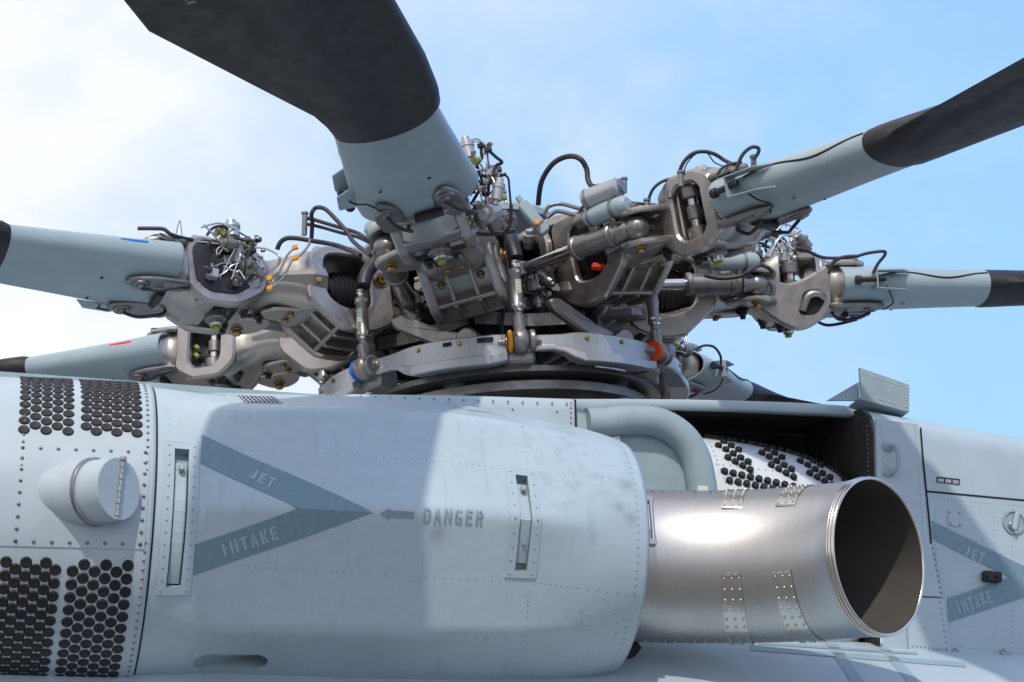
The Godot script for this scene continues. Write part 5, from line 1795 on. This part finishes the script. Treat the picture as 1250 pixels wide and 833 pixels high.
func build_rotor() -> void:
	# mast and barrel
	var st := mb()
	lathe(st, Vector3(0, -1.1, 0), Vector3.UP, [Vector2(0, 0.20), Vector2(0.62, 0.20), Vector2(0.66, 0.235), Vector2(0.72, 0.235), Vector2(0.75, 0.21), Vector2(0.93, 0.21), Vector2(0.96, 0.3), Vector2(1.0, 0.34), Vector2(1.22, 0.34), Vector2(1.26, 0.3)], 40)
	var mast := part("rotor_mast", st, M.titan2, heli, hubf)
	# hub: lower and upper star plates with webs between
	var star := func(r0: float, r1: float, half: float) -> Array:
		var o := []
		for q in ARMS_SORTED():
			var a := deg_to_rad(q)
			for e in [[-half * 1.35, r1 * 0.93], [-half, r1], [half, r1], [half * 1.35, r1 * 0.93]]:
				o.append(Vector2(-sin(a + e[0]), cos(a + e[0])) * e[1])
			var mid := a + TAU / 14
			o.append(Vector2(-sin(mid), cos(mid)) * r0)
		return o
	st = mb()
	var flatb := Basis(Vector3.RIGHT, Vector3(0, 0, 1), Vector3(0, -1, 0))
	plate(st, rounded(star.call(0.36, 0.74, 0.19), 0.05, 3), hubf * Transform3D(flatb, Vector3(0, -0.125, 0)) if false else Transform3D(flatb, Vector3(0, -0.125, 0)), 0.06, 0.012)
	for q in ARMS:   # ribs below each spoke
		var a := deg_to_rad(q[1])
		var x := Vector3(-sin(a), 0, cos(a))
		var zz := Vector3(-cos(a), 0, -sin(a))
		for s in [-1.0, 1.0]:
			var p0: Vector3 = x * 0.2 + zz * 0.10 * s + Vector3(0, -0.34, 0)
			var p1: Vector3 = x * 0.68 + zz * 0.13 * s + Vector3(0, -0.14, 0)
			slab3(st, [p0, p1, p1 + Vector3(0, 0.06, 0), x * 0.2 + zz * 0.1 * s + Vector3(0, -0.08, 0)], zz * 0.022)
	var hub := part("rotor_hub", st, M.titan2, heli, hubf)
	st = mb()
	plate(st, rounded(star.call(0.34, 0.72, 0.19), 0.05, 3), Transform3D(flatb, Vector3(0, 0.205, 0)), 0.055, 0.012)
	part("upper_hub_plate", st, M.titan, hub)
	for q in ARMS:
		st = mb()
		var a := deg_to_rad(q[1]) + TAU / 14
		var x := Vector3(-sin(a), 0, cos(a))
		rod(st, x * 0.40 + Vector3(0, -0.10, 0), x * 0.40 + Vector3(0, 0.19, 0), 0.045, 18)
		rod(st, x * 0.40 + Vector3(0, -0.18, 0), x * 0.40 + Vector3(0, -0.12, 0), 0.06, 18)
		part("hub_spacer", st, M.dark, hub)
		st = mb()
		for s in [-0.1, 0.1]:
			bolt(st, x.rotated(Vector3.UP, s * 2.4) * 0.47 + Vector3(0, -0.155, 0), Vector3.DOWN, 0.024)
		part("hub_bolt", st, M.brass, hub)
		for e in [-0.15, 0.15]:
			st = mb()
			var y := Vector3(-sin(a + e), 0, cos(a + e))
			var bow := rounded([Vector2(0.42, 0.19), Vector2(0.60, 0.22), Vector2(0.68, 0.10), Vector2(0.665, -0.02), Vector2(0.60, -0.15), Vector2(0.50, -0.22), Vector2(0.44, -0.2), Vector2(0.55, -0.10), Vector2(0.60, 0.02), Vector2(0.585, 0.12), Vector2(0.52, 0.155), Vector2(0.42, 0.13)], 0.04)
			plate(st, bow, Transform3D(Basis(y, Vector3.UP, y.cross(Vector3.UP)), Vector3.ZERO), 0.035, 0.008)
			part("hub_strut", st, M.titan, hub)
		st = mb()   # curved strap between neighbouring spokes, under the hub
		var strap := []
		for i in 9:
			var t := lerpf(-0.42, 0.42, i / 8.0)
			var d := Vector3(-sin(a + t), 0, cos(a + t))
			var rr := 0.62 - 0.10 * cos(t / 0.42 * PI / 2)
			strap.append([d * rr + Vector3(0, -0.20, 0), d * (rr + 0.03) + Vector3(0, -0.21, 0), d * (rr + 0.03) + Vector3(0, -0.27, 0), d * rr + Vector3(0, -0.26, 0)])
		loft(st, strap, true, true, true, false)
		part("hub_strap", st, M.titan2, hub)
	var hr := RandomNumberGenerator.new()
	hr.seed = 77
	for i in 26:
		var a := hr.randf_range(-1.5, 1.5)
		var x := Vector3(-sin(a), 0, cos(a))
		var p := x * hr.randf_range(0.46, 0.66) + Vector3(0, hr.randf_range(-0.32, 0.22), 0)
		var dd := Vector3(hr.randf_range(-1, 1), hr.randf_range(-1, 1), hr.randf_range(-0.6, 0.6)).normalized()
		st = mb()
		if i % 3 == 0:
			lathe(st, p, dd, [Vector2(0, 0.016), Vector2(0.02, 0.018), Vector2(0.022, 0.028), Vector2(0.06, 0.028), Vector2(0.062, 0.018), Vector2(0.09, 0.016)], 14)
			part("hub_fitting", st, M.titan2 if i % 2 else M.alu, hub)
		elif i % 3 == 1:
			tube(st, [p, p + dd * 0.08 + Vector3(0, 0.03, 0), p + dd * 0.16, p + dd * 0.2 - Vector3(0, 0.06, 0)], 0.008, 7)
			part("hub_hose", st, M.hose, hub)
		else:
			box(st, p, Vector3(0.06, 0.045, 0.04), Basis(Vector3.BACK, a) * Basis(Vector3.UP, i), 0.006)
			bolt(st, p + Vector3(0, 0.02, 0), Vector3.UP, 0.011)
			part("hub_bracket", st, M.titan2, hub)
	# reservoir dome above the hub
	st = mb()
	lathe(st, Vector3(0, 0.23, 0), Vector3.UP, [Vector2(0, 0.31), Vector2(0.13, 0.33), Vector2(0.15, 0.33)], 48)
	part("hub_cap", st, M.dark, hub)
	st = mb()
	lathe(st, Vector3(0, 0.38, 0), Vector3.UP, [Vector2(0, 0.335), Vector2(0.03, 0.335), Vector2(0.055, 0.31), Vector2(0.07, 0.25), Vector2(0.075, 0)], 48)
	part("hub_cap_lid", st, M.cuff, hub)
	# swashplate: stationary drum below, rotating ring in seven bowed segments
	st = mb()
	lathe(st, Vector3(0, -0.71, 0), Vector3.UP, [Vector2(0, 0.30), Vector2(0.04, 0.40), Vector2(0.07, 0.60), Vector2(0.10, 0.71), Vector2(0.14, 0.71), Vector2(0.17, 0.64), Vector2(0.2, 0.40), Vector2(0.28, 0.36)], 56)
	var sw := part("swashplate", st, M.titan2, heli, hubf)
	st = mb()
	lathe(st, Vector3(0, -0.55, 0), Vector3.UP, [Vector2(0, 0.62), Vector2(0.01, 0.76), Vector2(0.035, 0.76), Vector2(0.05, 0.62), Vector2(0.08, 0.55)], 56)
	part("bearing_race", st, M.titan2, sw)
	for i in 3:
		st = mb()
		var a := deg_to_rad([20.0, -55.0, 75.0][i])
		var x := Vector3(-sin(a), 0, cos(a))
		rod(st, x * 0.62 + Vector3(0, -0.62, 0), x * 0.58 + Vector3(0, -1.1, 0), 0.07, 18)
		ball(st, x * 0.62 + Vector3(0, -0.60, 0), 0.085)
		part("control_actuator", st, M.alu, sw)
	var RY := -0.43
	var RR := 0.86
	for n in 7:
		var a0 := deg_to_rad(-5.4 + n * 360.0 / 7.0)
		var a1 := a0 + TAU / 7.0
		st = mb()
		var rings := []
		for i in 17:
			var t := i / 16.0
			var e0 := 0.075
			var a := lerpf(a0 + e0, a1 - 0.03, t)
			var d := Vector3(-sin(a), 0, cos(a))
			var endf := smoothstep(0.0, 0.06, t) * 1.0
			var tail := 1.0 - smoothstep(0.62, 0.80, t)    # the bar steps in towards its far joint
			var top := RY + 0.040 - 0.012 * (1.0 - tail)
			var bot := lerpf(RY - 0.045, RY - 0.105, tail * lerpf(0.75, 1.0, smoothstep(0, 0.1, t)))
			var rr := RR - 0.005 + 0.012 * sin(PI * t)
			var lip := 0.028 * tail + 0.002
			rings.append([d * (rr - 0.05) + Vector3(0, top - 0.01, 0), d * (rr - 0.008) + Vector3(0, top, 0), d * rr + Vector3(0, top - 0.006, 0), d * rr + Vector3(0, lerpf(bot, top, 0.36), 0), d * (rr + lip) + Vector3(0, lerpf(bot, top, 0.28), 0), d * (rr + lip) + Vector3(0, bot + 0.006, 0), d * (rr + lip - 0.006) + Vector3(0, bot, 0), d * (rr - 0.06) + Vector3(0, bot + 0.01, 0)])
		loft(st, rings, true, true, true, false)
		var seg := part("ring_segment", st, M.alu, sw)
		st = mb()
		for t in [0.35, 0.6]:
			var a := lerpf(a0, a1, t)
			var d := Vector3(-sin(a), 0, cos(a))
			bolt(st, d * (RR + 0.005) + Vector3(0, RY + 0.012, 0), d, 0.009)
		part("ring_bolt", st, M.brass, sw)
		if n == 0:
			st = mb()
			for q in [[0.2, 0.055, 0.02], [0.42, 0.03, 0.018]]:
				var a: float = a0 + q[0] * (a1 - a0)
				var d := Vector3(-sin(a), 0, cos(a))
				box(st, d * (RR + 0.0085) + Vector3(0, RY + 0.015, 0), Vector3(q[1] * 1.3, q[2], 0.004), Basis(Vector3(cos(a), 0, sin(a)), Vector3.UP, d), 0.001)
			part("data_plate", st, M.hole, sw)
		# joint at a0: fork, bearing eye, coloured washer, bolt
		var d := Vector3(-sin(a0), 0, cos(a0))
		var tg := Vector3(cos(a0), 0, sin(a0))
		var jc := d * RR + Vector3(0, RY, 0)
		st = mb()
		lathe(st, jc - tg * 0.036, tg, [Vector2(0, 0.038), Vector2(0.008, 0.05), Vector2(0.02, 0.056), Vector2(0.052, 0.056), Vector2(0.064, 0.05), Vector2(0.072, 0.038)], 28)
		lathe(st, jc + tg * 0.040, tg, [Vector2(0, 0.046), Vector2(0.004, 0.049), Vector2(0.02, 0.049), Vector2(0.025, 0.044), Vector2(0.025, 0.024), Vector2(0.038, 0.022)], 24)
		rod(st, jc + Vector3(0, 0.035, 0), jc + Vector3(0, 0.115, 0), 0.027, 18)
		box(st, jc - d * 0.085 + Vector3(0, -0.05, 0), Vector3(0.13, 0.08, 0.12), Basis(tg, Vector3.UP, d), 0.012)
		part("rod_end", st, M.rodmetal, sw)
		st = mb()
		var wm: Material = [M.yellow, M.blue, M.yellow, M.blue, M.orange, M.yellow, M.orange][n]
		lathe(st, jc - tg * 0.056, tg, [Vector2(0, 0.042), Vector2(0.003, 0.049), Vector2(0.014, 0.051), Vector2(0.018, 0.044)], 28)
		part("colour_band", st, wm, sw)
		st = mb()
		bolt(st, jc + tg * 0.076, tg, 0.014)
		bolt(st, jc - tg * 0.062, -tg, 0.017)
		rod(st, jc - tg * 0.062, jc - tg * 0.10, 0.010, 10)
		part("joint_bolt", st, M.titan, sw)
		# pitch rod rising from the joint
		var top := d * (RR - 0.005) + Vector3(0, -0.075, 0)
		var low := jc + Vector3(0, 0.115, 0)
		var u := (top - low).normalized()
		var L := (top - low).length()
		st = mb()
		lathe(st, low, u, [Vector2(0.0, 0.020), Vector2(L * 0.12, 0.020), Vector2(L * 0.13, 0.031), Vector2(L * 0.22, 0.031), Vector2(L * 0.24, 0.0275), Vector2(L * 0.78, 0.0275), Vector2(L * 0.80, 0.031), Vector2(L * 0.9, 0.031), Vector2(L * 0.91, 0.021), Vector2(L, 0.021)], 24)
		var pr := part("pitch_rod", st, M.rodmetal, heli, hubf)
		st = mb()
		for f in [0.08, 0.93]:
			lathe(st, low + u * L * f, u, [Vector2(0, 0.029), Vector2(0.02, 0.029)], 6)
			lathe(st, low + u * (L * f + 0.024), u, [Vector2(0, 0.027), Vector2(0.006, 0.027)], 16)
		for f in [0.20, 0.84]:
			for w in 4:
				var e := d.rotated(u, w * PI / 2 + 0.3)
				box(st, low + u * L * f + e * 0.030, Vector3(0.02, 0.014, 0.006), frame(u, e) * Basis(Vector3.UP, 0), 0.002)
		part("lock_nut", st, M.steel, pr)
		st = mb()
		smooth(st)
		for i in 5:
			var w0 := -0.1 + i * 0.2; var w1 := w0 + 0.2
			var e0 := d.rotated(u, w0) * 0.0283; var e1 := d.rotated(u, w1) * 0.0283
			quad(st, low + u * L * 0.42 + e0, low + u * L * 0.42 + e1, low + u * L * 0.68 + e1, low + u * L * 0.68 + e0)
		part("rod_label", st, M.label, pr)
		st = mb()
		smooth(st, false)
		for i in 7:
			var f := 0.45 + i * 0.032
			var e0 := d.rotated(u, 0.1) * 0.0287; var e1 := d.rotated(u, 0.45 + 0.2 * (i % 2)) * 0.0287
			quad(st, low + u * L * f + e0, low + u * L * f + e1, low + u * L * (f + 0.012) + e1, low + u * L * (f + 0.012) + e0)
		part("label_print", st, M.hole, pr, Transform3D.IDENTITY, "stuff")
	# drive scissors between ring and hub
	for a_deg in [22.0, -32.0, 120.0, -110.0]:
		st = mb()
		var a := deg_to_rad(a_deg)
		var x := Vector3(-sin(a), 0, cos(a))
		var z := Vector3(cos(a), 0, sin(a))
		var o := [Vector2(0.0, 0.0), Vector2(0.16, 0.02), Vector2(0.40, 0.16), Vector2(0.42, 0.21), Vector2(0.36, 0.22), Vector2(0.14, 0.10), Vector2(0.0, 0.08)]
		plate(st, rounded(o, 0.03), Transform3D(Basis(-z, Vector3.UP, x), x * 0.76 + z * 0.2 + Vector3(0, -0.43, 0)), 0.05, 0.01)
		rod(st, x * 0.72 + z * 0.16 + Vector3(0, -0.385, 0), x * 0.82 + z * 0.16 + Vector3(0, -0.385, 0), 0.05, 18)
		part("drive_scissor", st, M.titan2, sw)
	# arms and blades
	for q in ARMS:
		var xf := arm_xf(q[1], q[2])
		var arm := build_arm(q[0], xf)
		arm_node[q[0]] = arm
		build_blade(q[0], xf, q[0])
	valve_cluster(arm_node[1], Vector3(1.41, 0.03, -0.20), Vector3(0.30, 0.28, 0.10), 3)
	valve_cluster(arm_node[0], Vector3(1.42, 0.06, -0.25), Vector3(0.36, 0.34, 0.16), 8)
	valve_cluster(arm_node[-2], Vector3(1.35, 0.22, 0.06), Vector3(0.28, 0.20, 0.20), 15)
	valve_cluster(arm_node[-3], Vector3(1.36, 0.05, 0.20), Vector3(0.24, 0.24, 0.12), 21)
	valve_cluster(arm_node[-1], Vector3(0.55, -0.10, 0.26), Vector3(0.20, 0.14, 0.08), 33)

func ARMS_SORTED() -> Array:
	var o := []
	for n in 7: o.append(11.5 + n * 360.0 / 7.0)
	return o

func hose(pts: Array, r: float, m: Material, called := "hydraulic_hose") -> void:
	var st := mb()
	var p := []
	for q in pts: p.append(at(q[0], q[1], q[2]))
	tube(st, p, r, 9, 6)
	part(called, st, m, heli)

func build_hoses() -> void:
	hose([[657, 250, 9.1], [661, 222, 9.05], [675, 200, 9.0], [693, 191, 8.95], [708, 194, 8.9], [716, 206, 8.9], [718, 220, 8.88], [724, 228, 8.85], [738, 226, 8.8]], 0.0125, M.hose)
	hose([[829, 212, 8.4], [834, 199, 8.4], [845, 188, 8.4], [858, 185, 8.4], [872, 188, 8.4], [885, 196, 8.4], [893, 200, 8.35]], 0.0085, M.hose)
	hose([[876, 213, 8.3], [882, 205, 8.3], [893, 200, 8.3], [906, 198, 8.3]], 0.006, M.hose)
	hose([[897, 222, 8.25], [899, 208, 8.25], [906, 190, 8.25], [917, 180, 8.25], [926, 181, 8.25], [925, 188, 8.25], [919, 195, 8.25]], 0.008, M.hose)
	hose([[836, 214, 8.4], [837, 203, 8.4], [848, 189, 8.4], [862, 186, 8.4], [872, 198, 8.4], [883, 203, 8.4]], 0.003, M.hose)
	hose([[380, 291, 9.0], [381, 272, 8.95], [380, 262, 8.9], [385, 254, 8.9], [396, 255, 8.85], [410, 268, 8.8], [424, 284, 8.75], [432, 296, 8.7], [452, 312, 8.5]], 0.010, M.hose)
	hose([[370, 266, 9.0], [382, 268, 9.0], [405, 275, 8.9], [435, 284, 8.8], [446, 290, 8.7], [470, 300, 8.5]], 0.009, M.hose)
	hose([[370, 273, 9.0], [390, 277, 9.0], [415, 284, 8.9], [440, 291, 8.8], [468, 306, 8.5]], 0.008, M.hose)
	hose([[338, 305, 8.8], [342, 296, 8.8], [350, 291, 8.8], [362, 291, 8.8], [380, 294, 8.8], [412, 300, 8.8], [440, 312, 8.6]], 0.011, M.hose)
	hose([[168, 279, 8.7], [188, 279, 8.7], [200, 280, 8.7], [208, 286, 8.7], [220, 290, 8.75], [235, 293, 8.8]], 0.009, M.hose)
	hose([[214, 288, 8.7], [218, 272, 8.7], [220, 271, 8.7], [222, 288, 8.7]], 0.002, M.rodmetal, "lanyard")
	hose([[333, 345, 8.75], [336, 338, 8.75], [342, 330, 8.7], [350, 312, 8.7], [358, 304, 8.7], [364, 303, 8.7]], 0.006, M.steel, "hydraulic_pipe")
	hose([[330, 350, 8.75], [338, 345, 8.75], [348, 334, 8.7], [356, 318, 8.7], [366, 312, 8.7], [376, 300, 8.7], [379, 292, 8.7]], 0.006, M.steel, "hydraulic_pipe")
	hose([[325, 336, 8.75], [332, 330, 8.72], [340, 322, 8.7], [340, 312, 8.7], [326, 304, 8.75], [312, 302, 8.78]], 0.0055, M.steel, "hydraulic_pipe")
	hose([[248, 390, 10.1], [252, 386, 10.1], [272, 385, 10.1], [290, 390, 10.1], [304, 397, 10.1]], 0.007, M.hose)
	hose([[860, 336, 9.3], [880, 340, 9.3], [905, 337, 9.3], [916, 330, 9.3], [928, 324, 9.4], [938, 327, 9.4], [944, 333, 9.4]], 0.010, M.hose)
	hose([[905, 308, 9.0], [918, 297, 9.0], [930, 288, 9.1], [940, 285, 9.2], [950, 287, 9.2]], 0.013, M.hose)
	hose([[972, 303, 9.4], [984, 305, 9.4], [995, 311, 9.4], [1010, 315, 9.4], [1040, 314, 9.4], [1060, 309, 9.4], [1079, 307, 9.4], [1080, 312, 9.4], [1072, 322, 9.4], [1066, 334, 9.4]], 0.008, M.hose)
	hose([[1012, 334, 9.4], [1018, 320, 9.4], [1030, 314, 9.4], [1048, 313, 9.4]], 0.009, M.hose)
	hose([[850, 426, 10.5], [860, 422, 10.5], [872, 424, 10.5], [880, 436, 10.5], [879, 450, 10.5]], 0.007, M.hose)
	hose([[792, 243, 8.6], [796, 233, 8.6], [802, 226, 8.6], [810, 221, 8.6], [817, 219, 8.6]], 0.007, M.hose)
	hose([[605, 214, 8.3], [612, 213, 8.3], [620, 217, 8.3], [622, 232, 8.3], [624, 256, 8.3]], 0.005, M.hose)
	hose([[585, 258, 8.3], [600, 282, 8.3], [612, 284, 8.3], [622, 276, 8.3], [624, 250, 8.3]], 0.008, M.hose)
	hose([[560, 276, 8.3], [575, 284, 8.3], [600, 286, 8.35], [628, 282, 8.4]], 0.009, M.hose)
	hose([[575, 250, 8.3], [590, 226, 8.3], [605, 218, 8.3], [618, 212, 8.3]], 0.007, M.hose)
	hose([[664, 262, 9.0], [670, 252, 9.0], [685, 249, 9.0], [705, 254, 8.95], [722, 258, 8.9]], 0.010, M.rodmetal)
	hose([[668, 266, 9.0], [680, 258, 9.0], [700, 262, 8.95], [720, 267, 8.9]], 0.010, M.rodmetal)
	# loose fittings that stand on the head
	var st := mb()
	for q in [[602, 206, 8.3, 0.035], [372, 262, 9.0, 0.05], [818, 221, 8.6, 0.04], [831, 212, 8.4, 0.03], [762, 220, 8.8, 0.03], [920, 193, 8.3, 0.035], [790, 246, 8.6, 0.02]]:
		var p := at(q[0], q[1], q[2])
		rod(st, p, p - Vector3(0, q[3] * 2.0, 0), 0.013, 8)
		rod(st, p, p + Vector3(0, 0.012, 0), 0.018, 6)
	part("pipe_fitting", st, M.titan2, heli, Transform3D.IDENTITY, "stuff")
	# electrical connector block beside the big blade
	for q in [[648, 262, 8.9, 0.9], [655, 272, 8.9, 0.9]]:
		st = mb()
		var p := at(q[0], q[1], q[2])
		box(st, p, Vector3(0.13, 0.05, 0.05), Basis(Vector3.BACK, -q[3]), 0.006)
		rod(st, p, p + Vector3(-0.06, 0.085, 0), 0.014, 10)
		part("connector_block", st, M.cuff, heli)
	# grey reservoir can on the near right arm
	st = mb()
	var r0 := at(712, 246, 8.75); var r1 := at(758, 228, 8.68)
	rod(st, r0, r1, 0.047, 24, -1, 0.012)
	var can := part("reservoir_can", st, M.alu, heli)
	st = mb()
	rod(st, r0.lerp(r1, 0.08), r0.lerp(r1, 0.16), 0.049, 24)
	rod(st, r0.lerp(r1, 0.80), r0.lerp(r1, 1.06), 0.038, 24)
	part("can_band", st, M.titan2, can)
	# orange protective covers
	st = mb()
	box(st, at(732, 326, 9.0), Vector3(0.075, 0.03, 0.04), Basis(Vector3.BACK, -0.1), 0.008)
	part("orange_cover", st, M.orange, heli)
	st = mb()
	box(st, at(801, 369, 9.5), Vector3(0.03, 0.02, 0.03), Basis(Vector3.BACK, -0.5), 0.005)
	part("orange_cover", st, M.orange, heli)
	# yellow safety clips
	for q in [[329, 340, 8.7], [329, 352, 8.7], [360, 302, 8.68], [360, 315, 8.68], [567, 291, 8.2], [656, 272, 8.85]]:
		st = mb()
		box(st, at(q[0], q[1], q[2]), Vector3(0.026, 0.022, 0.02), Basis(Vector3.BACK, 0.3), 0.004)
		part("safety_clip", st, M.yellow, heli)
